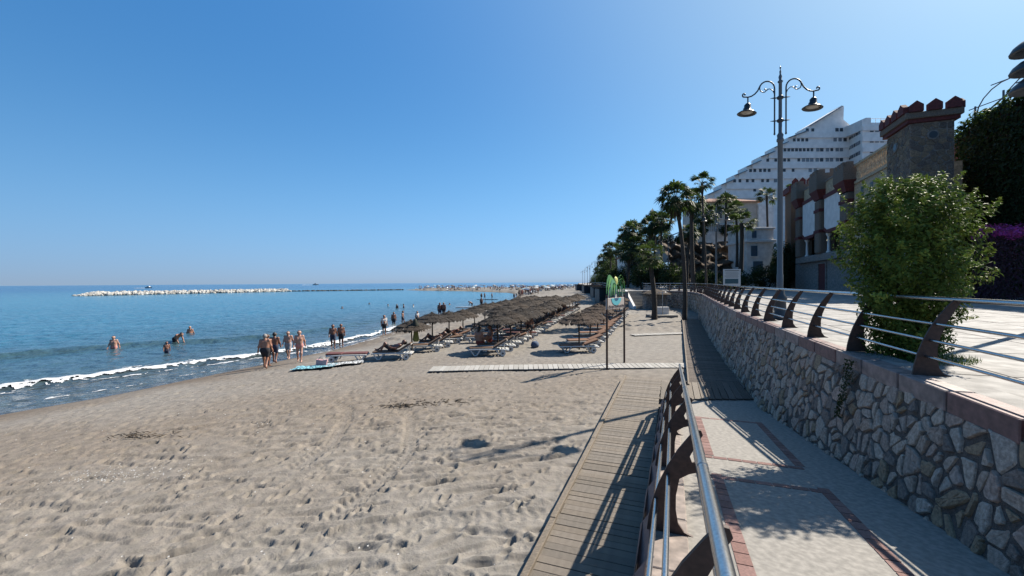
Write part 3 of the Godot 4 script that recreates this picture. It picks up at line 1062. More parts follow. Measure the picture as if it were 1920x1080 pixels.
func build_railings() -> void:
	var pm := post_mesh(false)
	var r := thing("promenade_railing", "steel railing with curved rust brown posts along the promenade edge", "railing")
	var path: Array = []   # [point on the coping, direction]
	var line: Array[Vector3] = []
	var s := 1.0
	while s < 45.5:
		line.append(xd(s, ww(s) + 0.29, 3.455)); s += 1.0
	for e in EDGE_FAR: line.append(at(e[0] + 0.15, e[1] + 0.15, 3.455))
	var posts: Array = []
	var run := 0.0
	var next := 0.03
	for i in line.size() - 1:
		var l := line[i].distance_to(line[i + 1])
		while next < run + l:
			var f := (next - run) / l
			posts.append([line[i].lerp(line[i + 1], f), (line[i + 1] - line[i]).normalized()])
			next += 2.02
		run += l
	for p in posts:
		var o := put("post", pm, M.rust, r)
		var t: Vector3 = p[1]
		o.basis = Basis(-t.cross(Vector3.UP) * -1.0, Vector3.UP, -t)
		o.position = p[0]
	for rail in [[0.285, 0.985, 0.032], [0.075, 0.67, 0.02], [0.01, 0.46, 0.02], [-0.035, 0.25, 0.02]]:
		var st := S()
		var pts: Array = []
		for i in line.size():
			var t := (line[mini(i + 1, line.size() - 1)] - line[maxi(i - 1, 0)]).normalized()
			pts.append(line[i] + t.cross(Vector3.UP) * rail[0] + Vector3(0, rail[1], 0))
		tube(st, pts, rail[2], 10 if rail[2] > 0.03 else 8)
		obj("top_rail" if rail[2] > 0.03 else "rail", st, M.steel, r)
	# the ramp's railing
	var pb := post_mesh(true)
	var q := thing("ramp_railing", "steel handrail with branching rust brown posts beside the ramp", "railing")
	for sp in [-1.95, 0.1, 2.15, 4.2, 6.25, 8.3, 10.35, 11.9]:
		var o := put("post", pb, M.rust, q)
		o.basis = BS()
		o.position = xd(sp, -0.06, ramp_y(sp) + 0.12)
	for rail in [[0.235, 1.02, 0.034], [0.27, 0.69, 0.026], [0.02, 0.54, 0.019], [-0.085, 0.30, 0.019]]:
		var st := S()
		var pts: Array = []
		for k in 8:
			var ks := -2.2 + 14.12 * k / 7.0
			pts.append(xd(ks, -0.06 + rail[0], ramp_y(ks) + 0.12 + rail[1]))
		tube(st, pts, rail[2], 12)
		obj("top_rail" if rail[2] > 0.03 else ("side_handrail" if rail[2] > 0.025 else "rail"), st, M.steel, q)
		if rail[2] > 0.03:
			var sl := S()
			for sp in [2.9, 6.9]:
				tube(sl, [xd(sp, -0.06 + rail[0], ramp_y(sp) + 0.12 + rail[1]), xd(sp + 0.06, -0.06 + rail[0], ramp_y(sp + 0.06) + 0.12 + rail[1])], 0.0375, 12)
			obj("rail_sleeve", sl, M.steel, q)
	# the railing on the wall beyond the stairs
	var f := thing("far_railing", "distant dark railing on the promenade wall beyond the stairs", "railing")
	var fl := [[14.6, 60.4], [16.4, 75.0], [21.0, 100.0], [25.5, 138.0]]
	for i in fl.size() - 1:
		var a := at(fl[i][0], fl[i][1], 3.45)
		var b := at(fl[i + 1][0], fl[i + 1][1], 3.45)
		var n := int(a.distance_to(b) / 2.0)
		for k in n:
			var o := put("post", pm, M.rust, f)
			o.basis = BS()
			o.position = a.lerp(b, float(k) / n)
	for h in [[0.285, 0.985, 0.032], [0.04, 0.6, 0.02]]:
		var st := S()
		var pts: Array = []
		for e in fl: pts.append(at(e[0] + h[0], e[1], 3.45 + h[1]))
		tube(st, pts, h[2], 6)
		obj("rail", st, M.steel, f)

# ---------- street lamps ----------
func spiral(c: Vector2, r0: float, r1: float, a0: float, a1: float, n: int) -> Array:
	var out: Array = []
	for k in n + 1:
		var f := float(k) / n
		var a := lerpf(a0, a1, f)
		var r := lerpf(r0, r1, f)
		out.append(c + Vector2(cos(a), sin(a)) * r)
	return out

func make_lamp() -> Node3D:
	var t := thing("street_lamp", "", "street lamp")
	var st := S()
	lathe(st, [Vector2(0.0, 0), Vector2(0.24, 0), Vector2(0.24, 0.10), Vector2(0.20, 0.14), Vector2(0.18, 0.6), Vector2(0.21, 0.66), Vector2(0.21, 0.74), Vector2(0.15, 0.84), Vector2(0.12, 1.0), Vector2(0.10, 1.05)], Vector3.ZERO, 12)
	obj("base", st, M.lamp_iron, t)
	st = S()
	lathe(st, [Vector2(0.098, 1.05), Vector2(0.098, 1.5), Vector2(0.088, 1.52), Vector2(0.075, 5.9), Vector2(0.11, 5.94), Vector2(0.11, 6.0), Vector2(0.085, 6.05), Vector2(0.10, 6.14), Vector2(0.055, 6.22), Vector2(0.05, 7.86), Vector2(0.085, 7.91), Vector2(0.04, 7.96), Vector2(0.055, 8.07), Vector2(0.025, 8.15), Vector2(0.03, 8.25), Vector2(0.01, 8.29), Vector2(0.028, 8.37), Vector2(0.0, 8.43)], Vector3.ZERO, 12)
	obj("pole", st, M.lamp_pole, t)
	st = S()
	for y in [6.62, 7.38]:
		lathe(st, [Vector2(0.05, y - 0.07), Vector2(0.1, y - 0.03), Vector2(0.1, y + 0.03), Vector2(0.05, y + 0.07)], Vector3.ZERO, 10)
		tube(st, [Vector3(-0.30, y, 0), Vector3(-0.2, y, 0), Vector3(0.2, y, 0), Vector3(0.30, y, 0)], [0.006, 0.022, 0.022, 0.006], 6)
	obj("cross_bracket", st, M.lamp_iron, t)
	for sx in [-1.0, 1.0]:
		st = S()
		# upright, arch, dip and end curl
		var p2: Array = [Vector2(0.19, 6.22), Vector2(0.19, 6.7), Vector2(0.19, 7.4), Vector2(0.19, 7.55)]
		p2.append_array(spiral(Vector2(0.45, 7.58), 0.26, 0.26, PI, 0.55, 9))
		p2.append_array([Vector2(0.76, 7.55), Vector2(0.86, 7.45), Vector2(0.97, 7.39), Vector2(1.09, 7.37), Vector2(1.17, 7.385)])
		p2.append_array(spiral(Vector2(1.215, 7.455), 0.07, 0.02, -1.1, 3.6, 8))
		var p3: Array = []
		for p in p2: p3.append(Vector3(p.x * sx * 0.9, p.y + (0.12 if p.y > 7.2 else 0.0), 0))
		tube(st, p3, 0.024, 7)
		var c2: Array = [Vector2(0.665, 7.72), Vector2(0.69, 7.62), Vector2(0.66, 7.53), Vector2(0.58, 7.49)]
		c2.append_array(spiral(Vector2(0.53, 7.56), 0.075, 0.02, -1.4, -5.2, 8))
		var c3: Array = []
		for p in c2: c3.append(Vector3(p.x * sx * 0.9, p.y + 0.12, 0))
		tube(st, c3, 0.017, 6)
		var b3: Array = []
		for p in [Vector2(0.19, 7.38), Vector2(0.24, 7.5), Vector2(0.33, 7.58), Vector2(0.42, 7.575), Vector2(0.45, 7.53)]: b3.append(Vector3(p.x * sx * 0.9, p.y + 0.12, 0))
		tube(st, b3, 0.015, 6)
		lathe(st, [Vector2(0, 6.14), Vector2(0.035, 6.18), Vector2(0.02, 6.24)], Vector3(0.171 * sx, 0, 0), 8)
		obj("arm", st, M.lamp_iron, t)
		st = S()
		var tip := Basis(Vector3(0, 0, 1), -0.10)
		var hx: float = 0.98 * sx
		tube(st, [Vector3(hx, 7.50, 0), Vector3(hx, 7.27, 0)], 0.022, 7)
		lathe(st, [Vector2(0.29, -0.38), Vector2(0.30, -0.37), Vector2(0.22, -0.31), Vector2(0.13, -0.27), Vector2(0.125, -0.2), Vector2(0.10, -0.17), Vector2(0.105, -0.09), Vector2(0.06, -0.03), Vector2(0.0, 0.0)], Vector3(hx, 7.31, 0), 20, tip)
		lathe(st, [Vector2(0.13, -0.285), Vector2(0.21, -0.33), Vector2(0.29, -0.38)], Vector3(hx, 7.31, 0), 20, tip)
		var sh := obj("lamp_shade", st, M.lamp_dark, t)
		st = S()
		lathe(st, [Vector2(0.0, -0.375), Vector2(0.12, -0.365), Vector2(0.2, -0.335), Vector2(0.2, -0.325), Vector2(0.0, -0.30)], Vector3(hx, 7.31, 0), 16, tip)
		obj("lamp_glass", st, M.lamp_glass, sh)
	return t

func build_lamps() -> void:
	var l := make_lamp()
	var along := -atan2(UX, UD)
	l.position = at(8.95, 14.25, 3.4)
	l.rotation.y = along * 0.62
	tag(l, "tall two armed street lamp nearest the camera, beside the rounded bush", "street lamp", "street lamps along the promenade")
	var where := [[19.15, 40.0, "second street lamp, in front of the brown rock slope and notice board"], [24.6, 67.0, "third street lamp, rising left of the tall trunked palm"], [27.4, 95.0, "street lamp rising behind the small palm by the stairs"],
		[26.9, 138.0, "first of the far row of lamps, tallest against the sky"], [31.4, 172.0, "far street lamp, second tallest against the sky"], [33.6, 190.0, "far street lamp in the middle of the distant row"], [39.6, 232.0, "far street lamp, second smallest of the distant row"], [43.4, 262.0, "smallest street lamp at the far end of the row"]]
	for q in where:
		dup(l, at(q[0], q[1], 3.4), along, q[2], "street lamps along the promenade")
	var t := thing("tiered_lamp", "lamp with three stacked shades cut off by the right edge of the picture", "lamp post", at(12.62, 10.35, 3.4))
	var st := S()
	tube(st, [Vector3.ZERO, Vector3(0, 7.2, 0)], [0.09, 0.06], 10)
	obj("pole", st, M.lamp_pole, t)
	for y in [5.86, 6.32, 6.79]:
		st = S()
		lathe(st, [Vector2(0.02, 0.02), Vector2(0.30, 0.02), Vector2(0.41, 0.0), Vector2(0.415, 0.03), Vector2(0.36, 0.14), Vector2(0.24, 0.25), Vector2(0.1, 0.31), Vector2(0.0, 0.32)], Vector3(0, y, 0), 24)
		obj("lamp_shade", st, M.lamp_iron, t)

# ---------- foliage ----------
func leaf_cloud(n: int, place: Callable, size: float, light_up := 0.0) -> ArrayMesh:
	# n small folded leaves; place gives a point and an outward direction
	var v := PackedVector3Array()
	var nn := PackedVector3Array()
	v.resize(n * 6)
	nn.resize(n * 6)
	for k in n:
		var pd: Array = place.call()
		var p: Vector3 = pd[0]
		var o: Vector3 = (pd[1] + Vector3(rng.randfn(0, 0.55), rng.randfn(0, 0.55) + light_up, rng.randfn(0, 0.55))).normalized()
		var a := o.cross(Vector3(rng.randfn(0, 1), rng.randfn(0, 1), rng.randfn(0, 1))).normalized()
		var b := o.cross(a)
		var s := size * rng.randf_range(0.6, 1.3)
		var tip := p + a * s
		var back := p - a * s
		var l := p + b * s * 0.42 + o * s * 0.14
		var r := p - b * s * 0.42 + o * s * 0.14
		var i := k * 6
		v[i] = back; v[i + 1] = l; v[i + 2] = tip
		v[i + 3] = back; v[i + 4] = tip; v[i + 5] = r
		var n1 := (tip - back).cross(l - back).normalized()
		var n2 := (r - back).cross(tip - back).normalized()
		if n1.dot(o) < 0: n1 = -n1
		if n2.dot(o) < 0: n2 = -n2
		nn[i] = n1; nn[i + 1] = n1; nn[i + 2] = n1
		nn[i + 3] = n2; nn[i + 4] = n2; nn[i + 5] = n2
	var arr := []
	arr.resize(Mesh.ARRAY_MAX)
	arr[Mesh.ARRAY_VERTEX] = v
	arr[Mesh.ARRAY_NORMAL] = nn
	var me := ArrayMesh.new()
	me.add_surface_from_arrays(Mesh.PRIMITIVE_TRIANGLES, arr)
	return me

func clumps(list: Array, dense := 0.35) -> Callable:
	# points near the skin of a list of ellipsoids [centre, radii]
	var total := 0.0
	for c in list: total += c[1].x * c[1].y
	return func() -> Array:
		var pick := rng.randf() * total
		var c: Array = list[0]
		for q in list:
			pick -= q[1].x * q[1].y
			if pick <= 0.0:
				c = q
				break
		var dir := Vector3(rng.randfn(0, 1), rng.randfn(0, 1), rng.randfn(0, 1)).normalized()
		var rad := 1.0 - dense * pow(rng.randf(), 1.6) + (0.16 * rng.randf() if rng.randf() < 0.12 else 0.0)
		var p: Vector3 = c[0] + c[1] * dir * rad
		return [p, dir]

func build_bush() -> void:
	# the rounded bush that grows through the promenade behind the railing
	var c := at(6.55, 7.12, 3.4)
	var t := thing("rounded_bush", "tall leafy green bush growing behind the railing on the promenade", "bush", c)
	var st := S()
	for k in 5:
		var a := k * 1.3
		tube(st, [Vector3(0.05 * cos(a), 0, 0.05 * sin(a)), Vector3(0.12 * cos(a), 0.6, 0.12 * sin(a)), Vector3(0.3 * cos(a), 1.3, 0.3 * sin(a)), Vector3(0.5 * cos(a + 0.3), 2.1, 0.5 * sin(a + 0.3))], [0.035, 0.03, 0.022, 0.01], 6)
	obj("trunk", st, M.bark, t)
	var shape := func(y: float, a: float) -> float:
		var wide := 0.42 + 0.36 * smoothstep(0.25, 1.45, y) - 0.42 * smoothstep(2.35, 3.0, y)
		return wide * (1.0 + 0.75 * fn.get_noise_2d(cos(a) * 60.0 + 7.0, y * 55.0 + sin(a) * 60.0))
	var inside := func() -> Array:
		var y := 0.06 + 2.85 * rng.randf()
		var a := rng.randf() * TAU
		var r: float = shape.call(y, a) * (1.0 - 0.55 * pow(rng.randf(), 1.3))
		var o := Vector3(cos(a), 0.25 + 0.9 * smoothstep(1.8, 2.9, y), sin(a)).normalized()
		return [Vector3(r * cos(a) + 0.05, y + 0.05 * rng.randfn(0, 1), r * sin(a)), o]
	var shoots: Array = []
	for k in 190:   # young shoots that reach out of the crown
		var y := 0.15 + 2.8 * sqrt(rng.randf())
		var a := rng.randf() * TAU
		var r: float = shape.call(y, a) * 0.94
		var dirv := Vector3(cos(a), rng.randf_range(0.1, 1.2) + (0.9 if y > 2.3 else 0.0), sin(a)).normalized()
		shoots.append([Vector3(r * cos(a) + 0.05, y, r * sin(a)), dirv, rng.randf_range(0.08, 0.26) * (1.5 if k % 9 == 0 else 1.0)])
	shoots.append([Vector3(-0.75, 1.05, 0.5), Vector3(-0.9, 0.1, 0.3), 0.36])
	shoots.append([Vector3(0.55, 2.2, -0.1), Vector3(0.95, 0.35, -0.2), 0.42])
	var outer := func() -> Array:
		var q: Array = shoots[rng.randi() % shoots.size()]
		var f := rng.randf()
		var p: Vector3 = q[0] + q[1] * q[2] * f + Vector3(rng.randfn(0, 1), rng.randfn(0, 1), rng.randfn(0, 1)) * 0.028 * (1.2 - f)
		return [p, (q[1] + Vector3(0, 0.5, 0)).normalized()]
	var cr := put("crown", leaf_cloud(26000, inside, 0.040, 0.15), M.leaf, t)
	put("young_leaves", leaf_cloud(6000, outer, 0.034, 0.3), M.leaf_light, cr)
	var gr := S()
	for k in 900:
		var a := rng.randf() * TAU
		var r := sqrt(rng.randf()) * 0.75
		var p := c + Vector3(r * cos(a) * 1.2 + 0.1, 0.004, r * sin(a))
		var h := rng.randf_range(0.03, 0.09)
		var q := Vector3(rng.randfn(0, 0.03), h, rng.randfn(0, 0.03))
		tri(gr, p - Vector3(0.008, 0, 0), p + q, p + Vector3(0.008, 0, 0))
	var g := obj("planting_grass", gr, M.leaf, null)
	tag(g, "short grass in the planting hole at the foot of the rounded bush", "grass", "", "stuff")

func shrub(called: String, label: String, c: Vector3, rad: Vector3, n: int, leaf: float, m: Material, group := "", cat := "shrub") -> Node3D:
	var t := thing(called, label, cat, c, 0.0, group)
	var st := S()
	for k in 3:
		var a := k * 2.1 + 0.5
		tube(st, [Vector3(0.1 * cos(a), 0, 0.1 * sin(a)), Vector3(rad.x * 0.3 * cos(a), rad.y * 0.8, rad.z * 0.3 * sin(a)), Vector3(rad.x * 0.5 * cos(a), rad.y * 1.4, rad.z * 0.5 * sin(a))], [0.12, 0.08, 0.03], 5)
	obj("trunk", st, M.bark, t)
	var list: Array = []
	for k in 16:
		var dir := Vector3(rng.randfn(0, 1), rng.randfn(0, 1), rng.randfn(0, 1)).normalized()
		var q := rng.randf_range(0.35, 0.55)
		list.append([Vector3(0, rad.y, 0) + rad * dir * (1.0 - q) * rng.randf_range(0.7, 1.05), rad * q])
	put("crown", leaf_cloud(n, clumps(list, 0.5), leaf, 0.2), m, t)
	return t

# ---------- palms ----------
func fan_crown(n: int, radius: float, seed_: int, droop: float) -> ArrayMesh:
	# leaves of a fan palm: a stalk and a pleated hand of narrow blades whose tips hang
	rng.seed = seed_
	var st := S()
	for k in n:
		var a := rng.randf() * TAU
		var el := lerpf(1.35, -0.75, pow((k + 0.5) / n, 0.85)) + rng.randfn(0, 0.12)
		var dir := Vector3(cos(a) * cos(el), sin(el), sin(a) * cos(el))
		var stalk := radius * rng.randf_range(0.42, 0.62)
		var side := dir.cross(Vector3.UP).normalized()
		var up := side.cross(dir)
		var hub := dir * stalk + Vector3(0, -0.10 * stalk * cos(el), 0)
		var wst := 0.018 * radius / 1.5
		quad(st, side * wst, hub + side * wst, hub - side * wst, -side * wst)
		var nb := 13
		var blade := radius * rng.randf_range(0.42, 0.6)
		for b in nb:
			var f := lerpf(-1.45, 1.45, (b + 0.5) / nb)
			var bd := (dir * cos(f) + side * sin(f) + up * 0.15 * cos(b * PI)).normalized()
			var bw := (side * cos(f) - dir * sin(f)) * blade * 0.085
			var l := blade * (1.0 - 0.22 * absf(f) / 1.45) * rng.randf_range(0.85, 1.1)
			var m := hub + bd * l * 0.55 + Vector3(0, -0.05 * l, 0)
			var e := hub + bd * l * 0.95 + Vector3(0, -droop * l * rng.randf_range(0.6, 1.4), 0)
			tri(st, hub, m + bw, m - bw)
			tri(st, m + bw, e, m - bw)
	st.generate_normals()
	return st.commit()

func build_palms() -> void:
	var crowns: Array = []
	for k in 4: crowns.append(fan_crown(46, 1.9, 100 + k, 0.45))
	var loose := fan_crown(30, 1.75, 140, 0.3)
	var small := fan_crown(34, 1.6, 141, 0.25)
	rng.seed = 77
	# x, d, base y, crown y, base shift of the trunk top in x, crown scale, trunk radius, crown, skirt, light, label
	var P := [
		[15.15, 37.5, 1.2, 12.0, -0.85, 0.88, 0.17, 0, 1, 1, "tall palm with bare leaning trunk standing on the sand before the wall"],
		[12.95, 39.2, 1.2, 7.1, -0.25, 0.98, 0.22, 5, 0, 2, "short palm on the sand with pale spreading leaves beside the stairs"],
		[24.9, 55.0, 3.4, 17.3, -0.25, 0.95, 0.13, 4, 0, 1, "slender palm rising highest, with an open crown against the sky"],
		[25.5, 60.0, 3.4, 15.9, -0.2, 1.12, 0.28, 1, 1, 0, "thick trunked palm just right of the tall sand palm"],
		[33.3, 74.0, 8.0, 16.2, 0.0, 1.25, 0.2, 2, 1, 0, "dark palm in front of the white terrace balustrade"],
		[40.0, 80.0, 9.0, 19.3, 0.0, 1.25, 0.2, 3, 0, 1, "palm with grey green crown left of the tiled roof house"],
		[35.4, 66.0, 6.0, 13.6, 0.0, 1.2, 0.3, 4, 0, 2, "bushy bright green palm before the white walled house"],
		[37.3, 71.0, 7.0, 16.6, 0.0, 1.05, 0.2, 5, 0, 2, "yellow green palm crown behind the bushy bright green palm"],
		[47.9, 80.0, 9.0, 20.6, 0.0, 1.1, 0.2, 4, 0, 1, "palm by the street lamp pole, right of the tiled roof"],
		[26.4, 75.0, 4.0, 15.2, 0.0, 1.15, 0.2, 0, 1, 0, "palm with dense dark crown left of the tall sand palm"],
		[24.9, 76.5, 4.0, 14.7, 0.0, 1.1, 0.2, 1, 1, 0, "palm leaning into the crowns above the stairs"],
		[28.9, 70.0, 4.0, 12.6, 0.0, 1.0, 0.2, 2, 1, 0, "low palm crown behind the trunk of the tall sand palm"],
		[23.2, 85.0, 4.0, 14.6, 0.0, 1.35, 0.22, 3, 1, 0, "left palm of the dense dark pair above the sign"],
		[25.0, 88.0, 4.0, 15.2, 0.0, 1.35, 0.22, 0, 1, 0, "right palm of the dense dark pair above the sign"],
		[24.0, 82.0, 3.6, 11.6, 0.0, 1.2, 0.2, 1, 1, 0, "palm tucked below the dense dark pair of palms"],
		[25.6, 104.0, 4.0, 12.4, 0.0, 1.3, 0.2, 4, 0, 0, "palm with an open crown on the left flank of the palm grove"],
		[28.2, 108.0, 4.0, 12.0, 0.0, 1.35, 0.2, 2, 1, 0, "dark palm behind the left flank of the palm grove"],
		[29.6, 128.0, 4.0, 10.6, 0.0, 1.35, 0.2, 1, 1, 0, "far palm in the thinning end of the grove"],
		[32.6, 140.0, 4.0, 10.2, 0.0, 1.4, 0.2, 3, 1, 0, "far palm next to the thinning end of the grove"],
		[32.9, 158.0, 4.0, 9.6, 0.0, 1.4, 0.2, 2, 1, 0, "distant palm, last dark crown of the grove"],
		[34.2, 172.0, 4.0, 9.0, 0.0, 1.2, 0.2, 5, 0, 0, "distant small palm right of the far lamps"],
		[31.0, 97.0, 4.0, 14.5, 0.0, 1.3, 0.2, 2, 1, 0, "palm behind the grove with a high dark crown"],
		[46.8, 55.5, 14.5, 19.6, 0.0, 0.75, 0.15, 5, 0, 2, "small palm behind the castle balustrade"],
		[21.6, 79.0, 3.6, 10.2, 0.0, 1.2, 0.2, 2, 1, 0, "low dark palm on the promenade left of the stairs"],
		[27.4, 82.0, 4.0, 16.6, 0.0, 1.2, 0.2, 3, 1, 0, "palm standing high between the dense pair and the sand palm"],
		[30.4, 88.0, 5.0, 14.2, 0.0, 1.3, 0.2, 1, 1, 0, "palm right of the dense dark pair, before the terrace"],
		[26.8, 116.0, 4.0, 13.4, 0.0, 1.35, 0.2, 0, 1, 0, "palm at the middle of the grove's left slope"],
		[30.2, 115.0, 4.0, 15.4, 0.0, 1.4, 0.2, 2, 1, 0, "tall palm at the back of the grove"],
		[31.4, 146.0, 4.0, 12.2, 0.0, 1.4, 0.2, 1, 1, 0, "palm between the thinning end of the grove and the far lamps"],
		[49.5, 76.0, 15.0, 20.9, 0.0, 0.7, 0.15, 4, 0, 1, "palm tuft showing above the small red topped castle tower"],
	]
	var k := 0
	for p in P:
		var h: float = p[3] - p[2]
		var t := thing("palm_tree", p[10], "palm tree", at(p[0], p[1], p[2]), 0.0, "palm trees along the promenade")
		var st := S()
		var path: Array = []
		var rad: Array = []
		for i in 9:
			var f := i / 8.0
			path.append(Vector3(p[4] * f * f + 0.12 * sin(f * 3.0 + k), h * f, 0.1 * sin(f * 2.0 + k)))
			rad.append(p[6] * (1.35 - 0.5 * pow(f, 0.4)) * (1.0 if f < 0.95 else 1.3))
		tube(st, path, rad, 9)
		obj("trunk", st, M.palm_bark, t)
		var top: Vector3 = path[-1]
		var ci: int = p[7]
		var cm: Mesh = crowns[ci] if ci < 4 else (loose if ci == 4 else small)
		var cr := put("crown", cm, [M.palm_leaf, M.palm_leaf, M.palm_leaf_light][p[9]], t, top)
		cr.basis = Basis(Vector3.UP, k * 1.7) * Basis.from_scale(Vector3.ONE * p[5] * 1.1)
		if p[8] == 1:   # the skirt of dead leaves below the crown
			var sk := S()
			for q in 150:
				var a := rng.randf() * TAU
				var r0: float = p[6] * 1.1
				var y0 := rng.randf_range(-1.3, 0.1)
				var b := Vector3(r0 * cos(a), y0, r0 * sin(a))
				var o := Vector3(cos(a), 0, sin(a))
				var e: Vector3 = b + o * rng.randf_range(0.2, 0.6) * p[5] + Vector3(0, -rng.randf_range(0.4, 1.0), 0) * p[5]
				var sd := Vector3(-sin(a), 0, cos(a)) * 0.07
				tri(sk, b - sd, e, b + sd)
				tri(sk, b, e + sd * 0.8, e - sd * 0.8)
			var so := obj("dead_leaves", sk, M.skirt, t)
			so.position = top
		k += 1

# ---------- buildings ----------
func merlons(st: SurfaceTool, a: Vector3, b: Vector3, n: int, wid: float, h: float, thick: float, pointed := true) -> void:
	var t := (b - a).normalized()
	for k in n:
		var p := a.lerp(b, (k + 0.5) / n)
		var poly := PackedVector2Array([Vector2(-wid / 2, 0), Vector2(wid / 2, 0), Vector2(wid / 2, h * 0.6), Vector2(0, h), Vector2(-wid / 2, h * 0.6)]) if pointed else PackedVector2Array([Vector2(-wid / 2, 0), Vector2(wid / 2, 0), Vector2(wid / 2, h), Vector2(-wid / 2, h)])
		prism(st, poly, p, t, Vector3.UP, thick)

func disc(st: SurfaceTool, c: Vector3, ax: Vector3, r: float, thick: float) -> void:
	tube(st, [c - ax * thick * 0.5, c + ax * thick * 0.5], r, 18)

func build_castle() -> void:
	var t := thing("castle_restaurant", "castle like building with stone pilasters, white panels and red trim", "castle")
	var right := Vector3(UD, 0, UX)
	var fwd := Vector3(UX, 0, -UD)
	var st := S()
	sbox(st, 46.0, 75.0, 17.3, 22.0, 3.3, 7.1)
	obj("plinth", st, M.castle_plinth, t)
	st = S()
	sbox(st, 51.0, 72.6, 16.75, 18.0, 7.1, 7.95, 0.06)
	obj("ledge", st, M.castle_plinth, t)
	st = S()
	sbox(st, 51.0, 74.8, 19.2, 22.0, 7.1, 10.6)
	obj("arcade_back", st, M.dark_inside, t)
	st = S()
	sbox(st, 51.0, 74.8, 17.75, 22.0, 10.58, 14.6)
	obj("upper_wall", st, M.castle_beige, t)
	for q in [[55.0, 60.3, 14.3], [63.7, 69.2, 15.0]]:
		st = S()
		var poly := PackedVector2Array([Vector2(q[0], 11.0), Vector2(q[0] + 0.9, 10.6), Vector2(q[1] - 0.9, 10.6), Vector2(q[1], 11.0), Vector2(q[1], q[2]), Vector2(q[0], q[2])])
		prism(st, poly, xd(0, 17.25, 0.0), fwd, Vector3.UP, 0.9)
		obj("white_panel", st, M.white_wall, t)
		st = S()
		prism(st, PackedVector2Array([Vector2(q[0] - 0.02, 10.62), Vector2(q[0] + 0.9, 10.22), Vector2(q[1] - 0.9, 10.22), Vector2(q[1] + 0.02, 10.62), Vector2(q[1] + 0.02, 11.0), Vector2(q[1] - 0.9, 10.598), Vector2(q[0] + 0.9, 10.598), Vector2(q[0] - 0.02, 11.0)]), xd(0, 17.24, 0.0), fwd, Vector3.UP, 0.96)
		sbox(st, q[0], q[1], 16.72, 17.74, q[2], q[2] + 0.45)
		obj("red_trim", st, M.castle_red, t)
		st = S()
		sbox(st, q[0], q[1], 16.95, 17.6, q[2] + 0.45, q[2] + 2.0)
		obj("parapet", st, M.castle_beige, t)
		st = S()
		sbox(st, q[0], q[1], 16.85, 17.7, q[2] + 2.0, q[2] + 2.14)
		obj("parapet_cap", st, M.castle_plinth, t)
	var pil := 0
	for s in [53.5, 62.0, 70.8]:
		var up: float = [0.0, 0.75, 1.25][pil]
		var tall: float = [1.35, 1.9, 1.9][pil]
		var p := Node3D.new()
		p.name = "pilaster"
		t.add_child(p, true)
		st = S()
		sbox(st, s - 0.95, s + 0.95, 16.5, 18.2, 7.95, 13.7 + up, 0.15)
		obj("shaft", st, M.castle_stone, p)
		for y in [10.45, 12.6 + up * 0.5]:
			st = S()
			sbox(st, s - 1.02, s + 1.02, 16.43, 18.0, y, y + 0.36)
			obj("band", st, M.castle_red, p)
		st = S()
		var prev: Array = []
		for lv in [[13.7, 0.95, 16.49], [14.1, 1.12, 16.35], [14.8, 1.5, 16.08]]:
			var y: float = lv[0] + up
			var ring := [xd(s - lv[1], 18.6, y), xd(s - lv[1], lv[2], y), xd(s + lv[1], lv[2], y), xd(s + lv[1], 18.6, y)]
			if prev:
				for k in 4: quad(st, prev[k], prev[(k + 1) % 4], ring[(k + 1) % 4], ring[k])
			prev = ring
		obj("corbel", st, M.castle_red, p)
		st = S()
		sbox(st, s - 1.5, s + 1.5, 16.08, 18.3, 14.8 + up, 14.8 + up + tall)
		merlons(st, xd(s - 1.5, 16.2, 14.8 + up + tall), xd(s + 1.5, 16.2, 14.8 + up + tall), 3, 0.6, 0.45, 0.24, false)
		merlons(st, xd(s - 1.38, 16.08, 14.8 + up + tall), xd(s - 1.38, 18.3, 14.8 + up + tall), 2, 0.6, 0.45, 0.24, false)
		obj("turret", st, M.castle_stone, p)
		pil += 1
	for s in [59.9, 68.5]:
		st = S()
		lathe(st, [Vector2(0.26, 7.95), Vector2(0.26, 8.1), Vector2(0.16, 8.2), Vector2(0.14, 9.85), Vector2(0.26, 10.0), Vector2(0.3, 10.22)], xd(s, 17.15), 10)
		obj("column", st, M.white_wall, t)
	st = S()
	sbox(st, 61.2, 64.0, 17.27, 17.4, 3.4, 6.75)
	var dr := obj("door", st, M.castle_red, t)
	st = S()
	sbox(st, 61.0, 61.2, 17.15, 17.4, 3.4, 6.95); sbox(st, 64.0, 64.2, 17.15, 17.4, 3.4, 6.95); sbox(st, 61.2, 64.0, 17.15, 17.4, 6.75, 6.95)
	obj("door_frame", st, M.castle_plinth, dr)
	# the plain wall with its balustrade between the pilasters and the tower
	st = S()
	sbox(st, 44.9, 52.3, 17.1, 21.8, 7.1, 14.25)
	obj("beige_wall", st, M.castle_beige, t)
	for s in [48.3, 50.4]:
		st = S()
		sbox(st, s - 0.3, s + 0.3, 17.08, 17.3, 12.85, 13.7)
		var wn := obj("window", st, M.window, t)
		st = S()
		sbox(st, s - 0.4, s + 0.4, 17.04, 17.2, 12.75, 12.85)
		obj("sill", st, M.castle_plinth, wn)
	st = S()
	sbox(st, 44.9, 51.9, 16.95, 17.35, 14.25, 14.5)
	sbox(st, 44.9, 51.9, 16.95, 17.35, 16.0, 16.22)
	var bl := obj("balustrade", st, M.castle_beige, t)
	for k in 16:
		st = S()
		lathe(st, [Vector2(0.13, 14.5), Vector2(0.13, 14.6), Vector2(0.08, 14.7), Vector2(0.15, 15.0), Vector2(0.08, 15.55), Vector2(0.13, 15.9), Vector2(0.13, 16.0)], xd(45.3 + 0.42 * k, 17.15), 8)
		obj("baluster", st, M.castle_beige, bl)
	# the corner tower, faced with rubble
	var tw := thing("castle_tower", "square stone tower with red pointed battlements, nearest part of the castle", "tower")
	st = S()
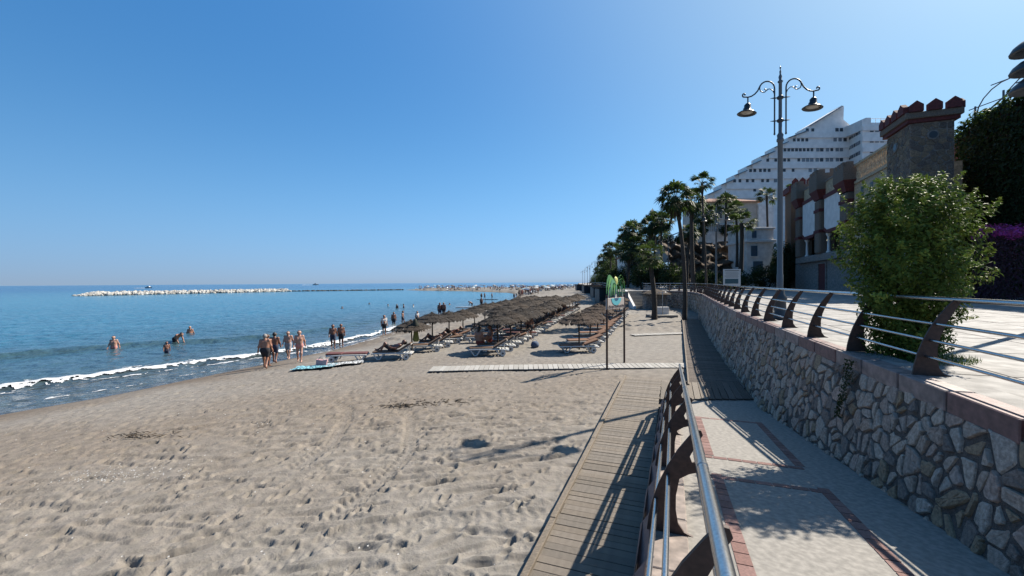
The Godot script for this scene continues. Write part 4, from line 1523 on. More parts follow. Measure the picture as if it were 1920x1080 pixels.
	sbox(st, 41.4, 45.0, 17.0, 19.62, 3.3, 16.6)
	obj("tower_core", st, M.castle_plinth, tw)
	for f in [[xd(41.4, 17.0, 7.6), fwd, -right, 3.6], [xd(41.4, 17.0, 7.6), right, -fwd, 2.62]]:
		for poly in stone_cells(f[3], 8.9, 0.46, 0.85, 0.022):
			st = S()
			stone_mesh(st, poly, f[0], f[1], Vector3.UP, f[2], 0.05)
			obj("stone", st, M.tower_stones[rng.randi() % 5], tw)
	st = S()
	sbox(st, 41.15, 45.25, 16.75, 19.87, 16.6, 16.88)
	obj("red_course", st, M.castle_red, tw)
	st = S()
	sbox(st, 41.0, 45.4, 16.6, 20.02, 16.88, 17.36, 0.04)
	obj("cornice", st, M.castle_stone, tw)
	for e in [[xd(41.05, 16.65), xd(45.35, 16.65), 4], [xd(41.05, 16.65), xd(41.05, 19.97), 3], [xd(45.35, 16.65), xd(45.35, 19.97), 3], [xd(41.05, 19.97), xd(45.35, 19.97), 4]]:
		for k in e[2]:
			st = S()
			var a: Vector3 = e[0].lerp(e[1], float(k) / e[2])
			var b: Vector3 = e[0].lerp(e[1], (k + 1.0) / e[2])
			a.y = 17.36; b.y = 17.36
			merlons(st, a, b, 1, 0.84, 0.82, 0.34)
			obj("battlement", st, M.castle_red, tw)
	for o in [[xd(41.36, 18.35, 15.6), fwd, 0.26], [xd(43.4, 16.96, 15.4), right, 0.26]]:
		st = S()
		disc(st, o[0], o[1], o[2] + 0.1, 0.16)
		var rg := obj("round_window", st, M.castle_plinth, tw)
		st = S()
		disc(st, o[0], o[1], o[2], 0.20)
		obj("pane", st, M.window, rg)
	st = S()
	sbox(st, 43.15, 43.65, 16.92, 17.1, 10.9, 12.3)
	disc(st, xd(43.4, 17.0, 12.3), right, 0.25, 0.18)
	obj("arched_window", st, M.window, tw)
	# small far tower
	var ft := thing("small_tower", "small orange stone tower with red battlements behind the street lamp pole", "tower")
	st = S()
	sbox(st, 76.3, 80.0, 17.0, 20.4, 3.3, 18.3)
	obj("tower_body", st, textured(mat(lin(0.36, 0.22, 0.13), 0.95), ramp_tex(0.045, 0.5, 1.0, 4, 63), 0.6), ft)
	st = S()
	sbox(st, 76.0, 80.3, 16.7, 20.7, 18.3, 19.2)
	obj("red_course", st, M.castle_red, ft)
	for k in 4:
		st = S()
		merlons(st, xd(76.1, 17.0 + k * 0.95, 19.2), xd(76.1, 17.95 + k * 0.95, 19.2), 1, 0.8, 1.1, 0.4)
		obj("battlement", st, M.castle_red, ft)
	# the red house under ivy
	var iv := thing("ivy_house", "dark red wall overgrown with ivy, right of the stone tower", "building")
	st = S()
	sbox(st, 30.0, 48.6, 23.0, 33.0, 3.3, 17.2)
	obj("wall", st, mat(lin(0.10, 0.022, 0.02), 0.9), iv)
	var faces := func() -> Array:
		var s := rng.randf_range(30.0, 47.3)
		var k := rng.randf()
		if k < 0.72: return [xd(s, 22.95 - rng.randf() * 0.45 - 0.25 * fn.get_noise_2d(s * 30, k * 90.0), rng.randf_range(4.0, 17.5)), -right]
		if k < 0.9: return [xd(s, rng.randf_range(22.6, 25.5), 17.4 + rng.randf() * 0.6 + 0.5 * fn.get_noise_1d(s * 40.0)), Vector3.UP]
		return [xd(47.4 + 0.3 * rng.randf(), rng.randf_range(22.6, 25.0), rng.randf_range(4.0, 17.3)), fwd]
	put("ivy", leaf_cloud(30000, faces, 0.19, 0.2), M.ivy, iv)
	# hoops of a roof pergola above it
	var pg := thing("roof_pergola", "thin metal hoops of a pergola on the roof above the ivy", "pergola")
	for k in 4:
		st = S()
		var pts: Array = []
		var w := 23.6 + k * 1.6
		pts.append(xd(46.8, w, 17.2))
		for j in 9:
			var a := PI * j / 8.0
			pts.append(xd(44.0 + 2.8 * cos(a), w, 18.3 + 0.55 * k + 1.5 * sin(a)))
		pts.append(xd(41.2, w, 17.2))
		tube(st, pts, 0.045, 6)
		obj("hoop", st, M.lamp_pole, pg)
	for q in [[41.4, 18.9], [44.0, 19.85], [46.6, 18.9]]:
		st = S()
		tube(st, [xd(q[0], 23.0, q[1] - 0.2), xd(q[0], 29.0, q[1] + 1.8)], 0.04, 6)
		obj("rod", st, M.lamp_pole, pg)
	st = S()
	tube(st, [xd(48.2, 23.3, 17.2), xd(38.0, 23.3, 19.6)], 0.06, 6)
	obj("diagonal_bar", st, M.lamp_pole, pg)
	for s in [43.2, 46.4]:
		st = S()
		tube(st, [xd(s, 23.3, 17.1), xd(s, 23.3, 18.9)], 0.07, 6)
		obj("support", st, M.lamp_pole, pg)
	# bougainvillea hedge along the promenade
	var bh := thing("bougainvillea_hedge", "dark hedge with a purple pink flowering top at the right edge", "hedge")
	st = S()
	for k in 7:
		tube(st, [xd(23.0 + k * 1.7, 18.0, 3.35), xd(23.2 + k * 1.7, 18.0, 6.6)], [0.07, 0.03], 5)
	obj("trunk", st, M.bark, bh)
	var body := func() -> Array:
		var s := rng.randf_range(20.0, 34.3)
		var top := 7.15 + 0.6 * fn.get_noise_1d(s * 25.0)
		var k := rng.randf()
		if k < 0.75: return [xd(s, 17.05 + 0.35 * rng.randf() + 0.2 * fn.get_noise_2d(s * 30.0, k * 200.0), rng.randf_range(3.5, top)), -right]
		return [xd(34.0 + 0.4 * rng.randf(), rng.randf_range(17.1, 18.8), rng.randf_range(3.5, top)), fwd]
	var hb := put("crown", leaf_cloud(9000, body, 0.11), M.bougain_dark, bh)
	var flowers := func() -> Array:
		var s := rng.randf_range(20.0, 34.4)
		return [xd(s, rng.randf_range(17.0, 18.9), 7.1 + 0.6 * fn.get_noise_1d(s * 25.0) + rng.randf() * 0.5), Vector3.UP]
	put("flowers", leaf_cloud(6500, flowers, 0.10), M.bougain, hb)

func pane_mesh(w: float, h: float) -> ArrayMesh:
	return box_mesh(Vector3(w, h, 0.12), 0.0)

func build_hotel() -> void:
	var t := thing("stepped_hotel", "big white hotel with a stepped pyramid outline behind the castle", "hotel")
	var edge := [[59.5, 31.1], [63.7, 34.1], [67.7, 36.9], [71.4, 39.5], [75.7, 42.5], [79.9, 45.3], [83.9, 48.1], [90.0, 51.5], [100.3, 57.6]]
	var poly := PackedVector2Array([Vector2(59.5, 4.0), Vector2(59.5, 30.4)])
	for i in edge.size() - 1:
		poly.append(Vector2(edge[i][0], edge[i][1]))
		poly.append(Vector2(edge[i + 1][0], edge[i + 1][1] - (1.15 if i < 7 else 0.0)))
	poly.append_array(PackedVector2Array([Vector2(100.3, 57.7), Vector2(100.95, 57.5), Vector2(100.8, 53.4), Vector2(103.1, 51.5), Vector2(108.0, 51.5), Vector2(108.0, 4.0)]))
	var st := S()
	prism(st, poly, at(0, 132.5), Vector3(1, 0, 0), Vector3.UP, 5.0)
	prism(st, PackedVector2Array([Vector2(70.0, 4.0), Vector2(70.0, 29.0), Vector2(102.0, 51.0), Vector2(108.0, 51.0), Vector2(108.0, 4.0)]), at(0, 143.0), Vector3(1, 0, 0), Vector3.UP, 16.0)
	obj("main_block", st, M.hotel, t)
	# sloping glazed edge of each terrace
	for i in edge.size() - 1:
		st = S()
		var a := at(edge[i][0], 129.6, edge[i][1] - 0.25)
		var b := at(edge[i + 1][0], 129.6, edge[i + 1][1] - (1.4 if i < 7 else 0.25))
		var dirv := (b - a)
		box(st, (a + b) * 0.5 - Vector3(0, 0, 1.0), Vector3(dirv.length() * 0.92, 0.2, 3.0), Basis(Vector3(0, 0, 1), atan2(dirv.y, dirv.x)))
		obj("sloping_roof", st, M.glass_blue, t)
	# wing that comes forward
	st = S()
	var plan := [[102.8, 131.0], [101.2, 123.6], [124.0, 123.6], [124.0, 150.0], [102.8, 150.0]]
	for i in plan.size():
		var a := at(plan[i][0], plan[i][1], 4.0)
		var b := at(plan[(i + 1) % plan.size()][0], plan[(i + 1) % plan.size()][1], 4.0)
		quad(st, a, a + Vector3(0, 46.1, 0), b + Vector3(0, 46.1, 0), b)
	quad(st, at(102.8, 150, 50.1), at(124, 150, 50.1), at(124, 123.6, 50.1), at(101.2, 123.6, 50.1))
	obj("wing", st, M.hotel, t)
	st = S()
	prism(st, PackedVector2Array([Vector2(-0.2, 48.0), Vector2(2.4, 48.0), Vector2(2.4, 51.5), Vector2(1.0, 51.5), Vector2(-0.2, 51.0)]), at(101.3, 127.5), Vector3(1, 0, 0), Vector3.UP, 7.9)
	obj("stair_head", st, M.hotel, t)
	st = S()
	for k in 14: tube(st, [at(103.9 + 1.4 * k, 123.8, 50.1), at(103.9 + 1.4 * k, 123.8, 51.3)], 0.06, 5)
	tube(st, [at(103.8, 123.8, 51.3), at(123.0, 123.8, 51.3)], 0.07, 5)
	obj("roof_railing", st, M.white_wall, t)
	# parapet bands
	var lvl := [49.2, 46.1, 43.1, 40.0, 36.9, 33.9, 31.0]
	var left := [86.2, 82.0, 78.0, 73.0, 69.0, 65.2, 61.5]
	for i in lvl.size():
		st = S()
		box(st, at((left[i] + 102.6) / 2, 129.9, lvl[i] - 0.55), Vector3(102.6 - left[i], 1.5, 0.5))
		box(st, at(112.5, 123.5, lvl[i] - 0.75), Vector3(22.4, 1.4, 0.4))
		obj("balcony_parapet", st, M.hotel, t)
	var pm := pane_mesh(0.98, 1.05)
	var pn := pane_mesh(0.8, 0.9)
	var X := func(c: float) -> float: return 59.47 + (c - 30.0) * 0.03144
	var rowy := [50.35, 47.35, 44.35, 41.3, 38.2, 35.1, 32.3]
	var groups := [
		[[970, 1075, 0], [1262, 1345, 1]],
		[[850, 1012, 0], [1240, 1385, 1]],
		[[762, 1060, 0], [1080, 1155, 1], [1172, 1210, 1], [1215, 1250, 0], [1265, 1345, 1]],
		[[590, 640, 0], [665, 720, 0], [765, 790, 0], [806, 830, 0], [905, 925, 0], [940, 1060, 1], [1072, 1155, 1], [1170, 1250, 1], [1268, 1345, 1]],
		[[430, 510, 0], [522, 650, 0], [765, 785, 0], [830, 890, 0], [1000, 1100, 1]],
		[[270, 372, 0], [390, 500, 0], [540, 640, 0], [660, 720, 1]],
		[[475, 505, 0], [522, 580, 1], [600, 640, 1]]]
	for i in rowy.size():
		for g in groups[i]:
			var x0: float = X.call(g[0])
			var x1: float = X.call(g[1])
			var n := maxi(1, int((x1 - x0) / 1.16))
			for k in n:
				var w := put("window", pm if g[2] == 1 else pn, M.window_grey if g[2] == 1 and rng.randf() < 0.75 else M.window, t)
				w.position = at(x0 + (k + 0.5) * (x1 - x0) / n, 129.99, rowy[i])
	for i in 4:   # the return of the wing and its front
		for k in 5:
			var f := (k + 0.6) / 5.4
			var w := put("window", pm, M.window if rng.randf() < 0.5 else M.window_grey, t)
			w.position = at(lerpf(102.72, 101.25, f) - 0.02, lerpf(130.3, 123.9, f), rowy[i] - 3.0 + 0.4)
			w.rotation.y = -PI / 2 - 0.21
		for k in 9:
			var w := put("window", pm, M.window_grey if k % 3 else M.window, t)
			w.position = at(104.0 + 1.5 * k + 0.4 * int(k / 3), 123.56, rowy[i] - 3.0 + 0.55)

func gable_windows(t: Node3D, list: Array, m: Material) -> void:
	for q in list:
		var st := S()
		box(st, at(q[0], q[1], q[2]), Vector3(q[3], q[4], 0.14))
		var w := obj("window", st, m, t)
		st = S()
		box(st, at(q[0], q[1] - 0.05, q[2] - q[4] / 2 - 0.06), Vector3(q[3] + 0.3, 0.1, 0.3))
		obj("sill", st, M.white_wall, w)

func build_houses() -> void:
	var t := thing("tiled_roof_house", "white house with a low terracotta tile roof under the hotel", "house")
	var st := S()
	box(st, at(43.5, 90.0, 15.5), Vector3(11.4, 10.0, 9.0))
	obj("wall", st, M.house, t)
	st = S()
	box(st, at(50.6, 88.0, 15.0), Vector3(3.0, 9.8, 6.0))
	obj("side_wing", st, M.white_wall, t)
	st = S()
	var e: Array = [at(37.2, 84.9, 20.4), at(49.9, 84.9, 20.4), at(49.9, 95.1, 20.4), at(37.2, 95.1, 20.4)]
	var r0 := at(41.5, 90.0, 21.9)
	var r1 := at(46.0, 90.0, 21.9)
	quad(st, e[0], r0, r1, e[1]); quad(st, e[2], r1, r0, e[3]); tri(st, e[3], r0, e[0]); tri(st, e[1], r1, e[2])
	var roof := obj("roof", st, M.tile_roof, t)
	st = S()
	for k in 40:
		var f := k / 39.0
		tube(st, [at(lerpf(37.4, 49.7, f), 84.85, 20.46), at(lerpf(41.5, 46.0, f), 89.95, 21.95)], 0.09, 5)
	obj("roof_tiles", st, M.tile_roof, roof)
	gable_windows(t, [[39.2, 85.45, 18.2, 1.2, 1.9], [41.4, 85.45, 18.2, 1.2, 1.9], [43.6, 85.45, 18.2, 1.2, 1.9], [46.6, 85.45, 18.4, 1.1, 1.5]], M.window)
	# terrace in front, with its white balustrade and the sloping wall that falls to the left
	var tr := thing("white_terrace", "white terrace wall with a balustrade above the brown rock slope", "terrace")
	st = S()
	prism(st, PackedVector2Array([Vector2(28.5, 8.5), Vector2(44.5, 8.5), Vector2(44.5, 14.6), Vector2(36.4, 14.6), Vector2(29.0, 11.6), Vector2(28.5, 11.6)]), at(0, 85.4), Vector3(1, 0, 0), Vector3.UP, 0.5)
	obj("terrace_wall", st, M.white_wall, tr)
	st = S()
	box(st, at(40.6, 85.2, 16.0), Vector3(8.4, 0.18, 0.45))
	tube(st, [at(36.4, 85.2, 15.7), at(29.0, 85.2, 12.7)], 0.12, 6)
	obj("hand_rail", st, M.white_wall, tr)
	for k in 22:
		st = S()
		lathe(st, [Vector2(0.09, 14.6), Vector2(0.06, 14.8), Vector2(0.12, 15.1), Vector2(0.06, 15.6), Vector2(0.09, 15.92)], at(36.6 + 0.36 * k, 85.2), 6)
		obj("baluster", st, M.white_wall, tr)
	# pale two storey block nearer the promenade
	var b := thing("pale_block", "pale flat roofed building with a blue window left of the dark trees", "building")
	st = S()
	box(st, at(40.7, 73.0, 8.4), Vector3(4.4, 10.0, 6.0))
	obj("wall", st, M.white_wall, b)
	st = S()
	box(st, at(40.7, 72.9, 11.2), Vector3(4.9, 0.45, 6.6), Basis(), 0.05)
	box(st, at(40.7, 72.9, 13.3), Vector3(4.7, 0.3, 6.4), Basis(), 0.05)
	obj("cornice", st, M.white_wall, b)
	gable_windows(b, [[39.7, 69.95, 9.6, 1.0, 1.7], [39.7, 69.95, 12.3, 0.7, 1.2]], M.glass_blue)
	st = S()
	box(st, at(40.3, 69.93, 6.2), Vector3(1.5, 3.4, 0.2))
	obj("door", st, M.glass_blue, b)
	st = S()
	box(st, at(40.3, 68.2, 4.4), Vector3(6.5, 2.0, 0.3))
	obj("garden_wall", st, M.white_wall, b)
	var w := thing("white_villa", "pale villa wall half hidden behind the palm grove and stairs", "building")
	st = S()
	box(st, at(27.0, 92.0, 6.5), Vector3(7.0, 6.5, 6.0))
	obj("wall", st, M.white_wall, w)
	st = S()
	box(st, at(27.0, 92.0, 9.9), Vector3(7.6, 0.3, 6.6))
	obj("roof", st, M.tile_roof, w)
	gable_windows(w, [[25.4, 88.95, 7.4, 1.0, 1.4], [28.4, 88.95, 7.4, 1.0, 1.4]], M.window)
	# land behind the promenade
	var v := PackedVector3Array()
	var ix := PackedInt32Array()
	for j in 60:
		for i in 30:
			var sp := 46.0 + 6.0 * j
			var wv := 15.0 + 4.5 * i
			var h := 3.1 + 7.5 * smoothstep(17.0, 26.0, wv) + 0.05 * maxf(0.0, wv - 26.0) + 1.6 * fn.get_noise_2d(sp * 4.0, wv * 6.0) * smoothstep(16.5, 24.0, wv)
			if sp < 82.0: h = minf(h, 3.1)
			var p := xd(sp, wv, h)
			if sp > 100.0: p.x -= pow((sp - 100.0) * 0.06, 1.6) * 0.9
			v.append(p)
	for j in 59:
		for i in 29:
			var k := j * 30 + i
			ix.append_array(PackedInt32Array([k, k + 30, k + 31, k, k + 31, k + 1]))
	var hill := put("rocky_hillside", grid_mesh(v, PackedColorArray(), ix), M.rock)
	hill.set_meta("kind", "structure")
	# boulders of the slope under the terrace
	var bo := thing("rock_slope", "brown layered rock slope under the white terrace", "rock face")
	var rv := PackedVector3Array()
	var ri := PackedInt32Array()
	for j in 45:
		for i in 60:
			var f := j / 44.0
			var px := 27.5 + 14.0 * i / 59.0
			var ledge := 0.5 * sin(f * 34.0 + 2.5 * fn.get_noise_2d(px * 20.0, f * 40.0))
			rv.append(at(px + 0.5 * fn.get_noise_2d(px * 60.0, f * 300.0), 71.0 + 8.5 * f + ledge + 2.2 * fn.get_noise_2d(px * 14.0, f * 90.0), 3.2 + 8.8 * f + 0.9 * fn.get_noise_2d(px * 25.0, f * 60.0)))
	for j in 44:
		for i in 59:
			var k := j * 60 + i
			ri.append_array(PackedInt32Array([k, k + 60, k + 61, k, k + 61, k + 1]))
	put("rock_face", grid_mesh(rv, PackedColorArray(), ri), M.rock, bo)
	# dark trees and shrubs
	for q in [[45.2, 63.0, 3.3, 3.4, 5.6, "dark broad tree just left of the castle pilasters"], [42.6, 66.5, 3.4, 2.7, 4.2, "dark rounded tree behind the street lamp pole"], [47.5, 66.0, 3.4, 3.2, 6.0, "dark tree in front of the small orange tower"]]:
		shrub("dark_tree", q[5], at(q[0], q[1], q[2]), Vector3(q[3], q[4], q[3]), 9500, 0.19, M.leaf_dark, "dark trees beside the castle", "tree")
	for q in [[37.4, 84.0, 1.3, 1.1, "green shrub behind the left end of the terrace balustrade"], [42.2, 84.2, 1.5, 1.3, "green shrub behind the right end of the terrace balustrade"], [33.4, 84.2, 1.5, 1.5, "dark shrub on the terrace's sloping wall"], [30.4, 83.6, 1.5, 1.5, "dark shrub at the low end of the terrace's sloping wall"]]:
		shrub("terrace_shrub", q[4], at(q[0], q[1], 11.4 if q[0] < 35.0 else 13.4), Vector3(q[2], q[3], q[2]), 1500, 0.14, M.leaf_dark, "shrubs along the white terrace")
	for q in [[27.0, 90.0, 4.2, 4.6, "dark leafy tree at the heart of the palm grove"], [30.5, 100.0, 4.2, 5.2, "dark leafy tree at the back of the palm grove"], [28.6, 122.0, 4.0, 4.0, "dark leafy tree at the far end of the palm grove"], [33.4, 82.0, 3.2, 3.0, "dark leafy tree under the terrace's sloping wall"], [24.6, 72.0, 2.6, 2.8, "dark leafy tree behind the stairs and small palm"]]:
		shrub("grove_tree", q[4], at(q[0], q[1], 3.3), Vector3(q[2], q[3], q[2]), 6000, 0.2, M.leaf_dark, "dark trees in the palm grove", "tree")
	var hs := [[37.0, 62.0, 2.6, 2.2, "dark shrub behind the notice board"], [33.0, 62.0, 2.4, 1.6, "dark shrub left of the notice board"], [28.6, 62.5, 2.4, 1.7, "dark shrub behind the tall palm trunk"], [24.4, 66.0, 2.3, 2.3, "dark shrub between the tall palm and the third lamp"], [21.6, 71.0, 2.0, 2.4, "dark shrub right of the small palm"], [22.0, 84.0, 2.0, 2.4, "dark shrub left of the small palm"],
		[23.4, 96.0, 2.4, 2.8, "dark shrub under the dense pair of palms"], [26.2, 118.0, 2.4, 2.5, "dark shrub at the left foot of the palm grove"], [29.2, 140.0, 2.6, 2.4, "dark shrub beyond the palm grove"], [33.0, 165.0, 2.6, 2.4, "far dark shrub near the distant lamps"], [36.6, 190.0, 2.8, 2.6, "farthest dark shrub near the distant lamps"], [39.5, 69.0, 1.8, 1.4, "low shrub before the pale block's garden wall"], [19.0, 76.0, 1.4, 1.0, "low shrub on the promenade left of the stairs"], [40.5, 78.0, 3.2, 3.2, "tall dark hedge right of the rock slope"]]
	for q in hs:
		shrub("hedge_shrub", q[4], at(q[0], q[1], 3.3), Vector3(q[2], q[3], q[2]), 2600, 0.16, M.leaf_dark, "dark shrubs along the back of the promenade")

func rock(st: SurfaceTool, c: Vector3, r: Vector3, sides := 7) -> void:
	var rings: Array = []
	var turn := Basis(Vector3(rng.randf(), rng.randf(), rng.randf()).normalized(), rng.randf() * 0.8)
	for j in 4:
		var el := lerpf(-1.1, 1.1, j / 3.0)
		var ring: Array[Vector3] = []
		for k in sides:
			var a := TAU * k / sides + rng.randf_range(-0.25, 0.25)
			ring.append(c + turn * (r * Vector3(cos(a) * cos(el), sin(el), sin(a) * cos(el)) * rng.randf_range(0.82, 1.15)))
		rings.append(ring)
	for j in 3:
		for k in sides:
			var k2 := (k + 1) % sides
			quad(st, rings[j][k], rings[j][k2], rings[j + 1][k2], rings[j + 1][k])
	for k in range(1, sides - 1):
		tri(st, rings[3][0], rings[3][k], rings[3][k + 1])
		tri(st, rings[0][0], rings[0][k + 1], rings[0][k])

func build_breakwater() -> void:
	var t := thing("breakwater", "long low breakwater of pale boulders out in the sea", "breakwater")
	var core := S()
	for sx in [-1.0, 1.0]:
		quad(core, at(-188.0 + 3.4 * sx, 184.0 - 2.2 * sx, -0.3), at(-187.6, 185.0, 0.8), at(-138.0, 261.0, 0.8), at(-138.0 + 3.4 * sx, 262.0 - 2.2 * sx, -0.3))
	obj("rubble_core", core, M.breakwater[2], t)
	var rest := [S(), S(), S()]
	var a := Vector2(-188.0, 184.0)
	var b := Vector2(-138.0, 262.0)
	var n := 1300
	var big := 0
	for k in n:
		var f := rng.randf()
		var p := a.lerp(b, f)
		var off := rng.randf_range(-1.0, 1.0)
		var hmax := 1.45 * (1.0 - off * off * 0.8) * smoothstep(0.0, 0.06, f)
		var sd := Vector2(0.84, -0.54) * off * 3.6
		var q := rng.randf_range(0.45, 1.0)
		var c := at(p.x + sd.x, p.y + sd.y, hmax * pow(rng.randf(), 0.35) * 0.95 + 0.05)
		if big < 200 and sd.x > 0.0:
			var st := S()
			rock(st, c, Vector3(q, q * 0.75, q))
			obj("boulder", st, M.breakwater[k % 3], t)
			big += 1
		else:
			rock(rest[k % 3], c, Vector3(q, q * 0.75, q))
	for k in 3:
		var o := obj("boulders", rest[k], M.breakwater[k], t)
		o.set_meta("kind", "stuff")
	var low := thing("low_rocks", "line of dark low rocks between the pale breakwater and the spit", "rocks")
	var st := S()
	for k in 190:
		var f := k / 189.0
		var x := lerpf(-139.0, -74.0, f)
		if fn.get_noise_1d(k * 14.0) > 0.25: continue
		var d := lerpf(262.0, 288.0, f) + rng.randf_range(-1.5, 1.5)
		rock(st, at(x + rng.randf_range(-0.4, 0.4), d, 0.05), Vector3(rng.randf_range(0.5, 1.1), rng.randf_range(0.3, 0.8), 0.8), 6)
	var o := obj("rocks", st, M.dark_rock, low)
	o.set_meta("kind", "stuff")

# ---------- beach furniture ----------
const ORD := ["first", "second", "third", "fourth", "fifth", "sixth", "seventh", "eighth", "ninth", "tenth", "eleventh", "twelfth", "thirteenth", "fourteenth", "fifteenth", "sixteenth", "seventeenth", "eighteenth", "nineteenth", "twentieth", "twenty-first", "twenty-second", "twenty-third", "twenty-fourth", "twenty-fifth", "twenty-sixth", "twenty-seventh", "twenty-eighth", "twenty-ninth", "thirtieth"]

func make_lounger(cushion: Material, back: float) -> Node3D:
	# feet at -x, head at +x
	var t := thing("sun_lounger", "", "sun lounger")
	var st := S()
	for z in [-0.31, 0.31]:
		tube(st, [Vector3(-0.98, 0.30, z), Vector3(-0.90, 0.33, z), Vector3(0.2, 0.33, z), Vector3(0.9, 0.30, z), Vector3(1.0, 0.27, z)], 0.035, 8)
	for x in [-0.96, -0.3, 0.25, 0.98]:
		box(st, Vector3(x, 0.31, 0), Vector3(0.06, 0.04, 0.6), Basis(), 0.01)
	obj("frame", st, M.white_plastic, t)
	for z in [-0.31, 0.31]:
		st = S()
		tube(st, [Vector3(-0.88, 0.31, z), Vector3(-0.70, 0.03, z), Vector3(-0.58, 0.03, z), Vector3(-0.40, 0.31, z)], 0.032, 7)
		obj("leg", st, M.white_plastic, t)
		st = S()
		tube(st, [Vector3(0.38, 0.31, z), Vector3(0.52, 0.06, z), Vector3(0.62, 0.10, z)], 0.03, 7)
		obj("leg", st, M.white_plastic, t)
	for z in [-0.34, 0.34]:
		st = S()
		tube(st, [Vector3(0.72, 0.14, z - 0.03), Vector3(0.72, 0.14, z + 0.03)], 0.14, 14)
		var w := obj("wheel", st, M.white_plastic, t)
		st = S()
		tube(st, [Vector3(0.72, 0.14, z - 0.04), Vector3(0.72, 0.14, z + 0.04)], 0.05, 10)
		obj("hub", st, M.lamp_iron, w)
	# the head end: a white slotted tray under the raised back
	for k in 4:
		st = S()
		box(st, Vector3(0.42 + 0.16 * k, 0.335, 0), Vector3(0.10, 0.025, 0.58), Basis(), 0.008)
		obj("slat", st, M.white_plastic, t)
	st = S()
	box(st, Vector3(-0.36, 0.395, 0), Vector3(1.2, 0.07, 0.58), Basis(), 0.03)
	var c := obj("cushion", st, cushion, t)
	st = S()
	var tilt := Basis(Vector3(0, 0, 1), back)
	box(st, Vector3(0.25, 0.395, 0) + tilt * Vector3(0.40, 0.0, 0), Vector3(0.80, 0.07, 0.58), tilt, 0.03)
	obj("back_cushion", st, cushion, c)
	st = S()
	box(st, Vector3(0.25, 0.35, 0) + tilt * Vector3(0.40, -0.02, 0), Vector3(0.82, 0.03, 0.54), tilt, 0.01)
	for z in [-0.25, 0.25]:
		tube(st, [Vector3(0.25, 0.35, z) + tilt * Vector3(0.6, -0.03, 0), Vector3(0.80, 0.33, z)], 0.014, 5)
	obj("backrest", st, M.white_plastic, t)
	return t

func make_umbrella(m: Material, fr: int) -> Node3D:
	var t := thing("straw_umbrella", "", "beach umbrella")
	var st := S()
	tube(st, [Vector3(0, -0.2, 0), Vector3(0, 2.2, 0)], [0.045, 0.035], 8)
	obj("pole", st, M.wood_pole, t)
	st = S()
	# shaggy tiers, each with an uneven rim
	var tiers := [[0.0, 2.30, 0.42, 2.14], [0.28, 2.19, 0.78, 1.97], [0.62, 2.05, 1.08, 1.76]]
	for tr in tiers:
		var n := 26
		for k in n:
			var a0 := TAU * k / n
			var a1 := TAU * (k + 1) / n
			var am := (a0 + a1) / 2
			var j := rng.randf_range(-0.04, 0.05)
			var rr: float = tr[2] + j
			var p0 := Vector3(cos(a0) * tr[0], tr[1], sin(a0) * tr[0])
			var p1 := Vector3(cos(a1) * tr[0], tr[1], sin(a1) * tr[0])
			var q0 := Vector3(cos(a0) * rr, tr[3], sin(a0) * rr)
			var q1 := Vector3(cos(a1) * rr, tr[3], sin(a1) * rr)
			var e := Vector3(cos(am) * (rr + 0.05), tr[3] - rng.randf_range(0.06, 0.16), sin(am) * (rr + 0.05))
			if tr[0] > 0.0: tri(st, p0, p1, q1)
			tri(st, p0, q1, q0)
			tri(st, q0, q1, e)
	lathe(st, [Vector2(0.09, 2.22), Vector2(0.07, 2.33), Vector2(0.0, 2.36)], Vector3.ZERO, 8)
	var cp := obj("canopy", st, m, t)
	st = S()
	for k in fr:
		var a := rng.randf() * TAU
		var tier := rng.randi() % 5
		var r0: float = [0.40, 0.76, 1.05, 1.05, 1.03][tier] + rng.randf_range(-0.05, 0.04)
		var y: float = [2.17, 1.99, 1.78, 1.78, 1.79][tier]
		var p := Vector3(cos(a) * r0, y, sin(a) * r0)
		var sd := Vector3(-sin(a), 0, cos(a)) * rng.randf_range(0.012, 0.03)
		tri(st, p - sd, p + Vector3(cos(a) * 0.05, -rng.randf_range(0.08, 0.24), sin(a) * 0.05) + sd * rng.randfn(0, 1), p + sd)
	for k in fr / 2:
		var a := rng.randf() * TAU
		var f := rng.randf()
		var r0 := lerpf(0.1, 1.0, f)
		var p := Vector3(cos(a) * r0, lerpf(2.33, 1.80, f) + 0.02, sin(a) * r0)
		var o := Vector3(cos(a) * 0.14, -0.02, sin(a) * 0.14)
		var sd := Vector3(-sin(a), 0, cos(a)) * 0.02
		tri(st, p - sd, p + o, p + sd)
	obj("straw_fringe", st, m, cp).set_meta("kind", "stuff")
	return t

